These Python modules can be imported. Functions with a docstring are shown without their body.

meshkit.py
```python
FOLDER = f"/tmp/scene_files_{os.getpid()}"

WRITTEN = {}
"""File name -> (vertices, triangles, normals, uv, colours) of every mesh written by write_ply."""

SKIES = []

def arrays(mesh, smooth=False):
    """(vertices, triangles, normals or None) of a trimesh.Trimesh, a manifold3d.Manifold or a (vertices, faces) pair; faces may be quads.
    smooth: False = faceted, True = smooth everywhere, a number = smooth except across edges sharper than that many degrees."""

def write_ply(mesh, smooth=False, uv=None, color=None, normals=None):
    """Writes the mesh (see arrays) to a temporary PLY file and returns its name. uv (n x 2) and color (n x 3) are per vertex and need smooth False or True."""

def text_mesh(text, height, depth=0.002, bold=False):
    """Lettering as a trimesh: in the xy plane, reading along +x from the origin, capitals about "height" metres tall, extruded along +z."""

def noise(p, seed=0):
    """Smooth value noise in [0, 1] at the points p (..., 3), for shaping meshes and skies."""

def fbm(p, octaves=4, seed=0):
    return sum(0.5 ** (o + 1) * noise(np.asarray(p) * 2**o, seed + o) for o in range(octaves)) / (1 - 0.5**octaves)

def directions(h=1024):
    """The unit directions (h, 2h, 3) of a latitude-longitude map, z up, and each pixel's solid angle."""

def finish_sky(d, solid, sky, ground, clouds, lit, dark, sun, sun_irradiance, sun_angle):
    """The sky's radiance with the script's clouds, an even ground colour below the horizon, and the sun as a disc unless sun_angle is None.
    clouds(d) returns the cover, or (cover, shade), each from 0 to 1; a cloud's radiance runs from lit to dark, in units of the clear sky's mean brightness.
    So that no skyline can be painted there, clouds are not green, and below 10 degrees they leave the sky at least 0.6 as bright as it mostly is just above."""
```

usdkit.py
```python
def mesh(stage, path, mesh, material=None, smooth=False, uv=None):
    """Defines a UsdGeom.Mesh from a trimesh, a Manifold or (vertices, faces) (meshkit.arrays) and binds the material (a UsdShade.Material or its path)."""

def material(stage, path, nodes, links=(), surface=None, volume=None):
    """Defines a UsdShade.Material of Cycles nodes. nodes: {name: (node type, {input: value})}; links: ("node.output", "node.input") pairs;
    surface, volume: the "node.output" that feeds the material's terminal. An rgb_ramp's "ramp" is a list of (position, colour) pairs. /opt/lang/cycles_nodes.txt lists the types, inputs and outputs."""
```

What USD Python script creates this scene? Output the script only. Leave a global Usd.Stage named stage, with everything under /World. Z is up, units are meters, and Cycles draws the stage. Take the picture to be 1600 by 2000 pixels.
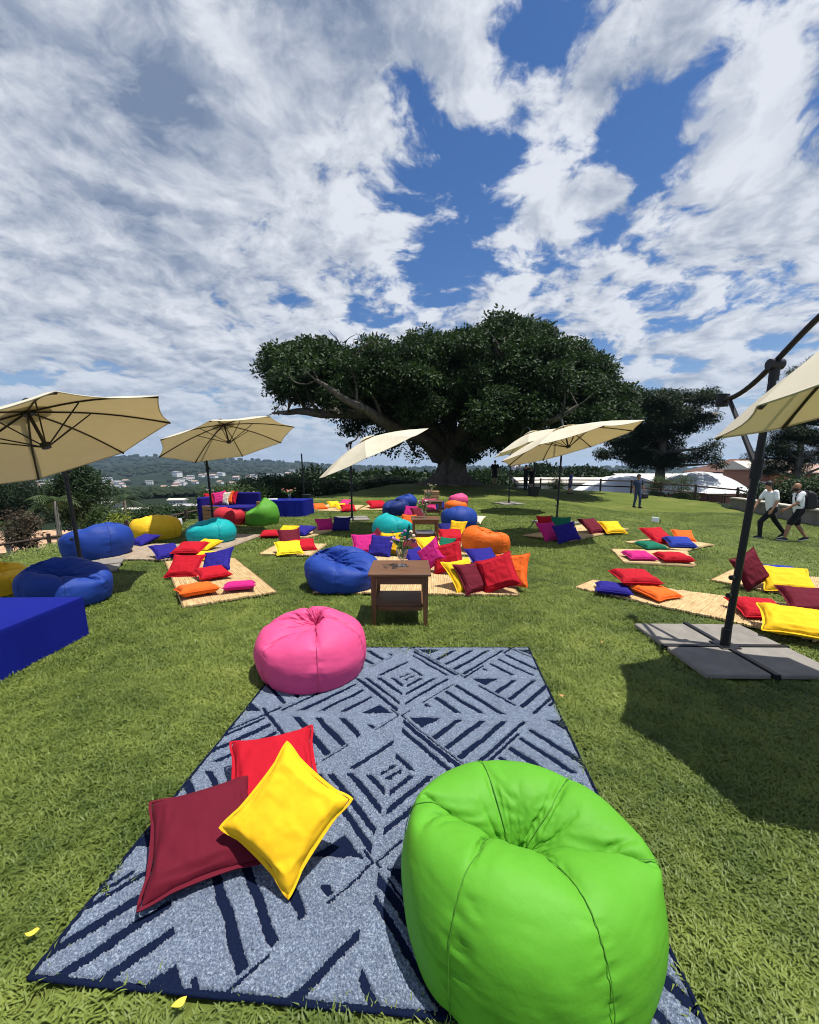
import math
import numpy as np
import trimesh
import shapely
import manifold3d as m3
from shapely.geometry import Polygon, Point, LineString
import usdkit
from meshkit import fbm, noise
from pxr import Usd, UsdGeom, UsdLux, UsdShade, Gf, Sdf, Vt

stage = Usd.Stage.CreateInMemory()
UsdGeom.SetStageUpAxis(stage, UsdGeom.Tokens.z)
UsdGeom.SetStageMetersPerUnit(stage, 1.0)
UsdGeom.Xform.Define(stage, '/World')
UsdGeom.Scope.Define(stage, '/World/Looks')

# ---------------------------------------------------------------- camera, sky, sun, exposure
EXPOSURE = .66
EYE = np.array([0., 0., 1.5])
PITCH = math.atan(117 / 800)
cam = UsdGeom.Camera.Define(stage, '/World/camera')
cam.CreateHorizontalApertureAttr(36.0)
cam.CreateFocalLengthAttr(18.0)
cam.CreateVerticalApertureOffsetAttr(35 / 800 * 18.0)
cam.CreateClippingRangeAttr(Gf.Vec2f(0.05, 30000))
cam.CreateExposureAttr(EXPOSURE)
_x = UsdGeom.Xformable(cam)
_x.AddTranslateOp().Set(Gf.Vec3d(*EYE))
_x.AddRotateXOp().Set(90 - math.degrees(PITCH))

FW = np.array([0, math.cos(PITCH), -math.sin(PITCH)])
UP = np.array([0, math.sin(PITCH), math.cos(PITCH)])


def ray(px, py):
    return FW + np.array([1., 0, 0]) * (px - 800) / 800 - UP * (py - 1035) / 800


def at_depth(px, py, y):
    d = ray(px, py)
    return EYE + d * (y / d[1])


def at_height(px, py, z):
    d = ray(px, py)
    return EYE + d * ((z - EYE[2]) / d[2])


SUN = np.array([.28, -.06, 1.0])
SUN /= np.linalg.norm(SUN)
sun = UsdLux.DistantLight.Define(stage, '/World/sun')
sun.CreateIntensityAttr(1.12)
sun.CreateAngleAttr(0.5)
sun.CreateNormalizeAttr(True)
sun.CreateColorAttr(Gf.Vec3f(1.0, .955, .88))
_r = Gf.Rotation(Gf.Vec3d(0, 0, 1), Gf.Vec3d(*SUN))
UsdGeom.Xformable(sun).AddTransformOp().Set(Gf.Matrix4d().SetRotate(_r))

SKY_STRENGTH = 0.10
# clouds: (pixel where the photo has it, angular radius, weight) - negative opens blue sky
CLOUD_LAYOUT = [
    ((640, 255), .14, -.26), ((740, 300), .08, .2), ((480, 425), .15, -.32), ((890, 430), .24, -.20), ((1290, 410), .12, -.22), ((1010, 110), .18, -.10), ((1130, 30), .12, -.2),
    ((1400, 90), .20, -.28), ((1500, 40), .15, -.15), ((1000, 290), .12, -.18), ((800, 190), .07, -.20), ((1240, 240), .14, -.24), ((110, 140), .08, -.26), ((325, 110), .06, -.28),
    ((490, 165), .07, -.26), ((560, 570), .08, -.10), ((1250, 560), .06, -.08),
    ((400, 40), .36, .46), ((600, 120), .2, .42), ((130, 60), .3, .3), ((230, 300), .30, .10), ((300, 540), .30, .40), ((890, 165), .10, .46), ((1190, 90), .12, .58), ((1180, 170), .06, .3), ((1000, 205), .07, .3), ((1290, 130), .05, .2), ((1370, 250), .08, .2), ((1500, 250), .22, .20), ((1500, 480), .28, .22), ((1100, 540), .26, .16), ((690, 590), .2, .14),
    ((60, 30), .25, .16), ((1090, 310), .12, .40), ((700, 120), .1, .12), ((800, 350), .14, .10), ((1190, 385), .05, .40), ((1340, 30), .06, .40),
]
CLOUD_LIT = (4.9, 5.1, 5.5)
CLOUD_DARK = (1.15, 1.55, 2.35)


def sky_material():
    """Clear sky with a broken deck of cloud at one height: coverage from noise on the plane of the clouds, relief from the same noise a step nearer the sun."""
    n, l = {}, []

    def node(name, kind, ins=None, **links):
        n[name] = (kind, ins or {})
        for k, v in links.items():
            l.append((v, f'{name}.{k}'))
        return name
    node('tc', 'texture_coordinate')
    node('sky', 'sky_texture', {'sky_type': 'single_scattering', 'sun_disc': False, 'sun_elevation': math.asin(SUN[2]), 'sun_rotation': math.atan2(SUN[0], SUN[1]), 'altitude': 60.0, 'air_density': 1.0, 'aerosol_density': .35, 'ozone_density': 3.0})
    node('s', 'separate_xyz', vector='tc.generated')
    node('zz', 'math', {'math_type': 'maximum', 'value2': 0.0}, value1='s.z')
    node('zo', 'math', {'math_type': 'add', 'value2': .24}, value1='zz.value')
    for a in 'xy':
        node('d' + a, 'math', {'math_type': 'divide'}, value1=f's.{a}', value2='zo.value')
    node('p', 'combine_xyz', {'z': 3.7}, x='dx.value', y='dy.value')
    node('wn', 'noise_texture', {'scale': 2.2, 'detail': 4.0}, vector='p.vector')
    node('wc', 'vector_math', {'math_type': 'subtract', 'vector2': (.5, .5, .5)}, vector1='wn.color')
    node('ws', 'vector_math', {'math_type': 'scale', 'scale': .30}, vector1='wc.vector')
    node('pw', 'vector_math', {'math_type': 'add'}, vector1='p.vector', vector2='ws.vector')

    def dens(tag_, off):
        node('o' + tag_, 'vector_math', {'math_type': 'add', 'vector2': off}, vector1='pw.vector')
        node('n' + tag_, 'noise_texture', {'scale': 5.2, 'detail': 10.0, 'roughness': .60, 'lacunarity': 2.05}, vector=f'o{tag_}.vector')
        node('m' + tag_, 'noise_texture', {'scale': 1.9, 'detail': 2.0}, vector=f'o{tag_}.vector')
        node('j' + tag_, 'math', {'math_type': 'multiply_add', 'value2': 1.45, 'value3': -.225}, value1=f'n{tag_}.fac')
        node('k' + tag_, 'math', {'math_type': 'multiply_add', 'value2': .45}, value1=f'm{tag_}.fac', value3=f'j{tag_}.value')
        return f'k{tag_}.value'
    base = dens('a', (0., 0., 0.))
    lit = dens('b', (.040, -.035, 0.))
    lit2 = dens('c', (.12, -.09, 0.))
    cur = base
    for i, (px, rad, w) in enumerate(CLOUD_LAYOUT):
        d = ray(*px); d = d / np.linalg.norm(d)
        node(f'bd{i}', 'vector_math', {'math_type': 'distance', 'vector2': tuple(d)}, vector1='tc.generated')
        node(f'bm{i}', 'map_range', {'range_type': 'smoothstep', 'from_min': 0., 'from_max': rad * 1.35, 'to_min': w * .62, 'to_max': 0., 'clamp': True}, value=f'bd{i}.value')
        node(f'ba{i}', 'math', {'math_type': 'add'}, value1=cur, value2=f'bm{i}.result')
        cur = f'ba{i}.value'
    node('low', 'map_range', {'range_type': 'smoothstep', 'from_min': .0, 'from_max': .40, 'to_min': .14, 'to_max': 0., 'clamp': True}, value='s.z')
    node('den', 'math', {'math_type': 'add'}, value1=cur, value2='low.result')
    node('cov', 'map_range', {'range_type': 'smoothstep', 'from_min': .665, 'from_max': .85, 'to_min': 0., 'to_max': .98, 'clamp': True}, value='den.value')
    node('thick', 'map_range', {'range_type': 'smoothstep', 'from_min': .70, 'from_max': 1.40, 'to_min': .10, 'to_max': .76, 'clamp': True}, value='den.value')
    node('df', 'math', {'math_type': 'subtract'}, value1=lit, value2=base)
    node('dm', 'map_range', {'from_min': -.15, 'from_max': .15, 'to_min': -.26, 'to_max': .30, 'clamp': True}, value='df.value')
    node('df2', 'math', {'math_type': 'subtract'}, value1=lit2, value2=base)
    node('dm2', 'map_range', {'from_min': -.36, 'from_max': .36, 'to_min': -.32, 'to_max': .52, 'clamp': True}, value='df2.value')
    node('sh1', 'math', {'math_type': 'add'}, value1='thick.result', value2='dm.result')
    node('sh', 'math', {'math_type': 'add'}, value1='sh1.value', value2='dm2.result')
    node('sh2', 'math', {'math_type': 'multiply', 'value2': .78}, value1='sh.value')
    node('fin', 'map_range', {'from_min': .3, 'from_max': .7, 'to_min': .16, 'to_max': -.10, 'clamp': True}, value='na.fac')
    node('sh3', 'math', {'math_type': 'add', 'use_clamp': True}, value1='sh2.value', value2='fin.result')
    node('cl', 'rgb_ramp', {'ramp': [(0, CLOUD_LIT), (.38, tuple(.62 * a + .38 * b for a, b in zip(CLOUD_LIT, CLOUD_DARK))), (1, CLOUD_DARK)]}, fac='sh3.value')
    node('hs', 'hsv', {'hue': .508, 'saturation': 1.28, 'value': .70}, color='sky.color')
    node('mx', 'mix_color', {'use_clamp': False}, fac='cov.result', a='hs.color', b='cl.color')
    node('hz', 'map_range', {'range_type': 'smoothstep', 'from_min': -.02, 'from_max': .30, 'to_min': .72, 'to_max': 0., 'clamp': True}, value='s.z')
    node('mh', 'mix_color', {'use_clamp': False, 'b': (2.55, 3.15, 4.0)}, fac='hz.result', a='mx.result')
    node('bg', 'background_shader', {'strength': SKY_STRENGTH}, color='mh.result')
    return usdkit.material(stage, '/World/Looks/sky', n, l, surface='bg.background')


sky = UsdLux.DomeLight.Define(stage, '/World/sky')
UsdShade.MaterialBindingAPI.Apply(sky.GetPrim()).Bind(sky_material())
sky.GetPrim().SetCustomDataByKey('kind', 'structure')

# ---------------------------------------------------------------- helpers
rng = np.random.default_rng(11)
_used = {}


def numbered(parent, name):
    k = _used.get((parent, name), 0)
    _used[(parent, name)] = k + 1
    return f'{parent}/{name}' if k == 0 else f'{parent}/{name}_{k:03d}'


def tag(prim, label=None, category=None, group=None, kind=None):
    prim = prim.GetPrim() if hasattr(prim, 'GetPrim') else prim
    for k, v in (('label', label), ('category', category), ('group', group), ('kind', kind)):
        if v:
            prim.SetCustomDataByKey(k, v)
    return prim


def mat4(loc=(0, 0, 0), rotz=0., R=None, scale=1.0):
    M = np.eye(4)
    A = np.array([[math.cos(rotz), -math.sin(rotz), 0], [math.sin(rotz), math.cos(rotz), 0], [0, 0, 1]]) if R is None else R
    M[:3, :3] = A * scale
    M[:3, 3] = loc
    return M


def setx(prim, M):
    UsdGeom.Xformable(prim).AddTransformOp().Set(Gf.Matrix4d(*M.T.ravel().tolist()))


def thing(name, label, cat, loc=(0, 0, 0), rotz=0., group=None, R=None, scale=1.0):
    x = UsdGeom.Xform.Define(stage, numbered('/World', name))
    setx(x, mat4(loc, rotz, R, scale))
    return tag(x, label, cat, group)


def obj(name, mesh, mat, parent=None, smooth=False, label=None, kind=None):
    path = numbered(str(parent.GetPath()) if parent else '/World', name)
    m = usdkit.mesh(stage, path, mesh, mat, smooth=smooth)
    return tag(m, label, kind=kind)


def copy_of(src, M, label=None, group=None):
    """A further thing like src: its own Xform under /World that references src's parts."""
    name = src.GetName().rstrip('0123456789').rstrip('_')
    x = UsdGeom.Xform.Define(stage, numbered('/World', name))
    x.GetPrim().GetReferences().AddInternalReference(src.GetPath())
    x.ClearXformOpOrder()
    x.AddTransformOp(opSuffix='copy').Set(Gf.Matrix4d(*M.T.ravel().tolist()))
    x.GetPrim().SetInstanceable(True)
    d = src.GetCustomData()
    return tag(x, label or d.get('label'), d.get('category'), group or d.get('group'))


cat_ = trimesh.util.concatenate


def box(sx, sy, sz, c=(0, 0, 0), rotz=0.):
    b = trimesh.creation.box([sx, sy, sz])
    if rotz:
        b.apply_transform(trimesh.transformations.rotation_matrix(rotz, [0, 0, 1]))
    b.apply_translation(c)
    return b


def rbox(sx, sy, sz, c=(0, 0, 0), r=.006, rotz=0.):
    """A box with chamfered edges."""
    s = np.array([[i, j, k] for i in (-1, 1) for j in (-1, 1) for k in (-1, 1)], float)
    h = np.array([sx, sy, sz]) / 2
    r = min(r, h.min() * .45)
    P = np.vstack([s * (h - [0, r, r]), s * (h - [r, 0, r]), s * (h - [r, r, 0])])
    b = trimesh.convex.convex_hull(P)
    if rotz:
        b.apply_transform(trimesh.transformations.rotation_matrix(rotz, [0, 0, 1]))
    b.apply_translation(c)
    return b


def tube(points, radii, sides=8, caps=True):
    p = np.asarray(points, float)
    radii = np.broadcast_to(radii, (len(p),))
    t = np.gradient(p, axis=0)
    t /= np.linalg.norm(t, axis=1, keepdims=True) + 1e-12
    ref = np.array([0, 0, 1.]) if abs(t[:, 2]).mean() < .8 else np.array([1., 0, 0])
    a = np.cross(t, ref); a /= np.linalg.norm(a, axis=1, keepdims=True) + 1e-12
    b = np.cross(t, a)
    ang = np.arange(sides) * 2 * np.pi / sides
    v = p[:, None] + radii[:, None, None] * (np.cos(ang)[None, :, None] * a[:, None] + np.sin(ang)[None, :, None] * b[:, None])
    i, j = np.meshgrid(np.arange(len(p) - 1), np.arange(sides), indexing='ij')
    q = np.stack([i * sides + j, i * sides + (j + 1) % sides, (i + 1) * sides + (j + 1) % sides, (i + 1) * sides + j], -1).reshape(-1, 4)
    V = v.reshape(-1, 3)
    F = np.vstack([q[:, [0, 2, 1]], q[:, [0, 3, 2]]])
    if caps:
        n = len(V)
        V = np.vstack([V, p[0], p[-1]])
        k = np.arange(sides); o = (len(p) - 1) * sides
        F = np.vstack([F, np.stack([np.full(sides, n), k, (k + 1) % sides], 1), np.stack([np.full(sides, n + 1), o + (k + 1) % sides, o + k], 1)])
    return trimesh.Trimesh(V, F, process=False)


def lathe(prof, sides=24):
    m = trimesh.creation.revolve(np.asarray(prof, float), sections=sides)
    return m


def spline(pts, n):
    p = np.asarray(pts, float)
    if len(p) < 3:
        return np.linspace(p[0], p[-1], n)
    from scipy.interpolate import CubicSpline
    s = np.r_[0, np.cumsum(np.linalg.norm(np.diff(p, axis=0), axis=1))]
    return CubicSpline(s, p)(np.linspace(0, s[-1], n))


def sstep(a, b, x):
    t = np.clip((np.asarray(x, float) - a) / (b - a), 0, 1)
    return t * t * (3 - 2 * t)


# ---------------------------------------------------------------- materials
def M(name, color, rough=.6, spec=.4, noise_scale=None, noise_amt=.15, bump=None, bump_scale=60., metallic=0., sheen=0., translucent=None, coord='object', detail=4.0, extra=None):
    n = {'p': ('principled_bsdf', {'base_color': color, 'roughness': rough, 'specular_ior_level': spec, 'metallic': metallic})}
    l = []
    if sheen:
        n['p'][1].update({'sheen_weight': sheen, 'sheen_roughness': .4})
    if noise_scale or bump:
        n['tc'] = ('texture_coordinate', {})
    if noise_scale:
        n['nz'] = ('noise_texture', {'scale': noise_scale, 'detail': detail, 'roughness': .6}); l.append((f'tc.{coord}', 'nz.vector'))
        n['rm'] = ('rgb_ramp', {'ramp': [(.25, tuple(c * (1 - noise_amt) for c in color)), (.75, tuple(min(1, c * (1 + noise_amt)) for c in color))]})
        l += [('nz.fac', 'rm.fac'), ('rm.color', 'p.base_color')]
    if bump:
        n['bn'] = ('noise_texture', {'scale': bump_scale, 'detail': 4.0}); l.append((f'tc.{coord}', 'bn.vector'))
        n['bu'] = ('bump', {'strength': bump, 'distance': .01}); l += [('bn.fac', 'bu.height'), ('bu.normal', 'p.normal')]
    out = 'p.BSDF'
    if translucent:
        n['tl'] = ('translucent_bsdf', {'color': translucent[0]})
        n['mxs'] = ('mix_closure', {'fac': translucent[1]}); l += [('p.BSDF', 'mxs.closure1'), ('tl.BSDF', 'mxs.closure2')]
        out = 'mxs.closure'
    return usdkit.material(stage, '/World/Looks/' + name, n, l, surface=out)


def leaf_material(name, dark, light, trans=.25, straw=None, rough=.5):
    n = {'g': ('geometry', {}), 'o': ('object_info', {}),
         'a': ('math', {'math_type': 'multiply', 'value2': .55}), 'b': ('math', {'math_type': 'multiply_add', 'value2': .45}),
         'r': ('rgb_ramp', {'ramp': [(0, dark), (.8, light), (1, straw or light)]}),
         'p': ('principled_bsdf', {'roughness': rough, 'specular_ior_level': .3}), 't': ('translucent_bsdf', {}), 'm': ('mix_closure', {'fac': trans})}
    l = [('g.random_per_island', 'a.value1'), ('o.random', 'b.value1'), ('a.value', 'b.value3'), ('b.value', 'r.fac'), ('r.color', 'p.base_color'), ('r.color', 't.color'), ('p.BSDF', 'm.closure1'), ('t.BSDF', 'm.closure2')]
    return usdkit.material(stage, '/World/Looks/' + name, n, l, surface='m.closure')


CUSHION = {  # canvas and vinyl colours
    'red': (.36, .003, .013), 'maroon': (.10, .004, .014), 'yellow': (.72, .42, .010), 'lemon': (.72, .56, .016), 'orange': (.66, .11, .012), 'magenta': (.42, .012, .15), 'pink': (.50, .022, .14),
    'blue': (.014, .010, .17), 'royal': (.012, .032, .24), 'navy': (.008, .008, .11), 'teal': (.004, .12, .07), 'cream': (.62, .55, .42)}
CL = {k: M('canvas_' + k, v, rough=.85, spec=.2, noise_scale=9., noise_amt=.07, bump=.12, bump_scale=420.) for k, v in CUSHION.items()}
BAGC = {'green': (.085, .30, .018), 'pink': (.60, .065, .19), 'blue': (.010, .040, .235), 'deep': (.006, .020, .12), 'orange': (.66, .12, .010), 'turquoise': (.004, .30, .31), 'yellow': (.70, .42, .014), 'red': (.46, .022, .034), 'leaf': (.075, .25, .022)}
BG = {k: M('vinyl_' + k, v, rough=.62, spec=.22, noise_scale=5., noise_amt=.06, bump=.22, bump_scale=20.) for k, v in BAGC.items()}
BGS = {k: M('thread_' + k, tuple(c * .7 for c in v), rough=.7) for k, v in BAGC.items()}
BLACK = M('black_metal', (.006, .007, .009), rough=.42, spec=.3)
STEEL = M('chrome', (.7, .7, .72), rough=.2, metallic=1.)
# ---------------------------------------------------------------- terrain
LAWN = Polygon([(-8, -9), (-7.3, 6.5), (-7.7, 9), (-6.9, 12), (-6.1, 17), (-5.9, 21.2), (-3.8, 24.5), (-2.4, 28), (0, 38), (10.5, 39), (17.3, 33.6), (20, 25.5), (17.8, 22.3), (16.6, 18.6), (15.5, 15.4), (14.6, 11), (13.5, 5), (13, -9)])
LAWN_EDGE = LAWN.exterior


def lawn_height(x, y):
    mound = .50 * np.exp(-((x - 3.5) / 10) ** 2 - ((y - 31) / 8.5) ** 2)
    right = -.60 * sstep(5.0, 11.5, x) * (1 - .45 * sstep(24, 36, y))
    left = -.10 * sstep(-4.5, -8, x)
    return mound + right + left


def ground(x, y):
    x, y = np.broadcast_arrays(np.asarray(x, float), np.asarray(y, float))
    pts = shapely.points(x.ravel(), y.ravel())
    s = np.where(shapely.contains(LAWN, pts), 0., shapely.distance(LAWN, pts)).reshape(x.shape)
    z = lawn_height(np.clip(x, -14, 24), np.clip(y, -20, 50))
    drop = 2.6 * (1 - np.exp(-s / 7)) + 1.2 * (1 - np.exp(-s / 30)) + 28.5 * (1 - np.exp(-(s / 420) ** 1.6))
    z = z - drop
    # hills beyond the valley, higher to the left
    r = np.hypot(x, y)
    ta = x / np.maximum(y, 1.)
    prof = np.interp(ta, [-3, -1.3, -.95, -.72, -.58, -.45, -.36, -.29, -.22, -.15, 0, .6, 3], [60, 66, 74, 86, 86, 70, 60, 48, 34, 24, 16, 16, 14]) + 32
    prof = np.where(y > 50, prof, 40)
    far = sstep(1250, 2700, y)
    n1 = fbm(np.stack([x / 420, y / 420, 0 * x], -1), 4, 3) - .5
    z = z + far * prof * (1 + .25 * n1) + sstep(900, 1500, y) * (1 - sstep(1500, 2100, y)) * np.interp(ta, [-2, -.9, -.6, -.45, -.3], [10, 20, 40, 22, 0]) * (1 + .8 * n1)
    z = z + np.minimum(r / 300, 1) * 5 * n1 * (s > 60)
    return z


def on(px, py, far=4000.):
    """Where the line of sight through a pixel of the photograph meets the ground."""
    d = ray(px, py)
    t = np.geomspace(.6, far, 900)
    P = EYE + d[None] * t[:, None]
    below = P[:, 2] < ground(P[:, 0], P[:, 1])
    if not below.any():
        return P[-1]
    i = int(np.argmax(below))
    lo, hi = t[max(i - 1, 0)], t[i]
    for _ in range(24):
        mid = (lo + hi) / 2
        p = EYE + d * mid
        lo, hi = (lo, mid) if p[2] < ground(p[0], p[1]) else (mid, hi)
    return EYE + d * hi


def gz(x, y):
    return float(ground(np.array([x]), np.array([y]))[0])


rad = np.r_[0, np.geomspace(.5, 9000, 210)]
az = np.radians(np.r_[np.linspace(-75, 75, 260), np.linspace(80, 280, 34)])
A_, R_ = np.meshgrid(az, rad)
X_, Y_ = R_ * np.sin(A_), R_ * np.cos(A_)
Z_ = ground(X_, Y_)
inside = shapely.contains(LAWN.buffer(-.6), shapely.points(X_.ravel(), Y_.ravel())).reshape(X_.shape)
Z_ = Z_ - .35 * inside
na = len(az)
i, j = np.meshgrid(np.arange(len(rad) - 1), np.arange(na), indexing='ij')
q = np.stack([i * na + j, i * na + (j + 1) % na, (i + 1) * na + (j + 1) % na, (i + 1) * na + j], -1).reshape(-1, 4)
TERR = usdkit.material(stage, '/World/Looks/valley_ground', {
    'g': ('geometry', {}), 'n1': ('noise_texture', {'scale': .012, 'detail': 8.0, 'roughness': .65}), 'n2': ('noise_texture', {'scale': .35, 'detail': 6.0, 'roughness': .65}),
    'r1': ('rgb_ramp', {'ramp': [(.3, (.006, .013, .007)), (.5, (.011, .020, .009)), (.68, (.022, .034, .014)), (.84, (.06, .066, .03))]}),
    'm': ('mix_color', {'blend_type': 'overlay', 'fac': .7}), 'p': ('principled_bsdf', {'roughness': .95, 'specular_ior_level': .1})},
    [('g.position', 'n1.vector'), ('g.position', 'n2.vector'), ('n1.fac', 'r1.fac'), ('r1.color', 'm.a'), ('n2.fac', 'm.b'), ('m.result', 'p.base_color')], surface='p.BSDF')
tag(obj('terrain', (np.stack([X_, Y_, Z_], -1).reshape(-1, 3), q[:, ::-1]), TERR, smooth=True), 'green valley and wooded hills falling away beyond the lawn', 'terrain', kind='structure')

# the lawn itself
gx, gy = np.arange(-9, 21.01, .25), np.arange(-9, 40.01, .25)
GX, GY = np.meshgrid(gx, gy)
sd = shapely.distance(LAWN, shapely.points(GX.ravel(), GY.ravel())).reshape(GX.shape)
GZ = ground(GX, GY) - .012 + .006 * (fbm(np.stack([GX / 1.7, GY / 1.7, 0 * GX], -1), 3, 5) - .5) * 2
GZ = np.where(sd > 0, GZ - np.minimum(sd * .06, .03), GZ)
ny, nx = GX.shape
keep = (sd < .5)
i, j = np.meshgrid(np.arange(ny - 1), np.arange(nx - 1), indexing='ij')
ok = keep[:-1, :-1] & keep[1:, :-1] & keep[:-1, 1:] & keep[1:, 1:]
i, j = i[ok], j[ok]
q = np.stack([i * nx + j, i * nx + j + 1, (i + 1) * nx + j + 1, (i + 1) * nx + j], -1)
LAWNM = usdkit.material(stage, '/World/Looks/lawn', {
    'g': ('geometry', {}), 'n1': ('noise_texture', {'scale': .55, 'detail': 6.0, 'roughness': .6}), 'n2': ('noise_texture', {'scale': 14., 'detail': 6.0, 'roughness': .7}),
    'mp': ('mapping', {'scale': (9., 1.3, 1.), 'rotation': (0, 0, 1.15)}), 'n3': ('noise_texture', {'scale': 2.2, 'detail': 5.0, 'roughness': .65}),
    'r1': ('rgb_ramp', {'ramp': [(.28, (.070, .098, .018)), (.5, (.10, .128, .028)), (.70, (.15, .155, .048))]}),
    'r2': ('rgb_ramp', {'ramp': [(.3, (.18, .2, .12)), (.55, (.55, .55, .5)), (.8, (.85, .82, .7))]}),
    'm': ('mix_color', {'blend_type': 'overlay', 'fac': .8}), 'm2': ('mix_color', {'blend_type': 'overlay', 'fac': .35}),
    'bu': ('bump', {'strength': .6, 'distance': .03}), 'p': ('principled_bsdf', {'roughness': .95, 'specular_ior_level': .1})},
    [('g.position', 'n1.vector'), ('g.position', 'n2.vector'), ('g.position', 'mp.vector'), ('mp.vector', 'n3.vector'), ('n1.fac', 'r1.fac'), ('n2.fac', 'r2.fac'), ('r1.color', 'm.a'), ('r2.color', 'm.b'),
     ('m.result', 'm2.a'), ('n3.fac', 'm2.b'), ('m2.result', 'p.base_color'), ('n2.fac', 'bu.height'), ('bu.normal', 'p.normal')], surface='p.BSDF')
tag(obj('lawn', (np.stack([GX, GY, GZ], -1).reshape(-1, 3), q), LAWNM, smooth=True), 'mown green lawn on the hilltop where the cushions lie', 'lawn', kind='structure')


def sheet(poly, dz, step):
    """A sheet that follows the ground inside a plan outline."""
    x0, y0, x1, y1 = poly.bounds
    xs, ys = np.arange(x0 - step, x1 + step, step), np.arange(y0 - step, y1 + step, step)
    X, Y = np.meshgrid(xs, ys)
    ins = shapely.contains(poly, shapely.points(X.ravel(), Y.ravel())).reshape(X.shape)
    i, j = np.meshgrid(np.arange(len(ys) - 1), np.arange(len(xs) - 1), indexing='ij')
    ok = ins[:-1, :-1] & ins[1:, 1:] & ins[1:, :-1] & ins[:-1, 1:]
    i, j = i[ok], j[ok]
    n = len(xs)
    q = np.stack([i * n + j, i * n + j + 1, (i + 1) * n + j + 1, (i + 1) * n + j], -1)
    return np.stack([X, Y, ground(X, Y) + dz], -1).reshape(-1, 3), q


SAND = M('sandy_ground', (.42, .27, .17), rough=.95, spec=.1, noise_scale=.5, noise_amt=.25)
EXCLUDE = []   # plan outlines that grass blades keep clear of
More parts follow.
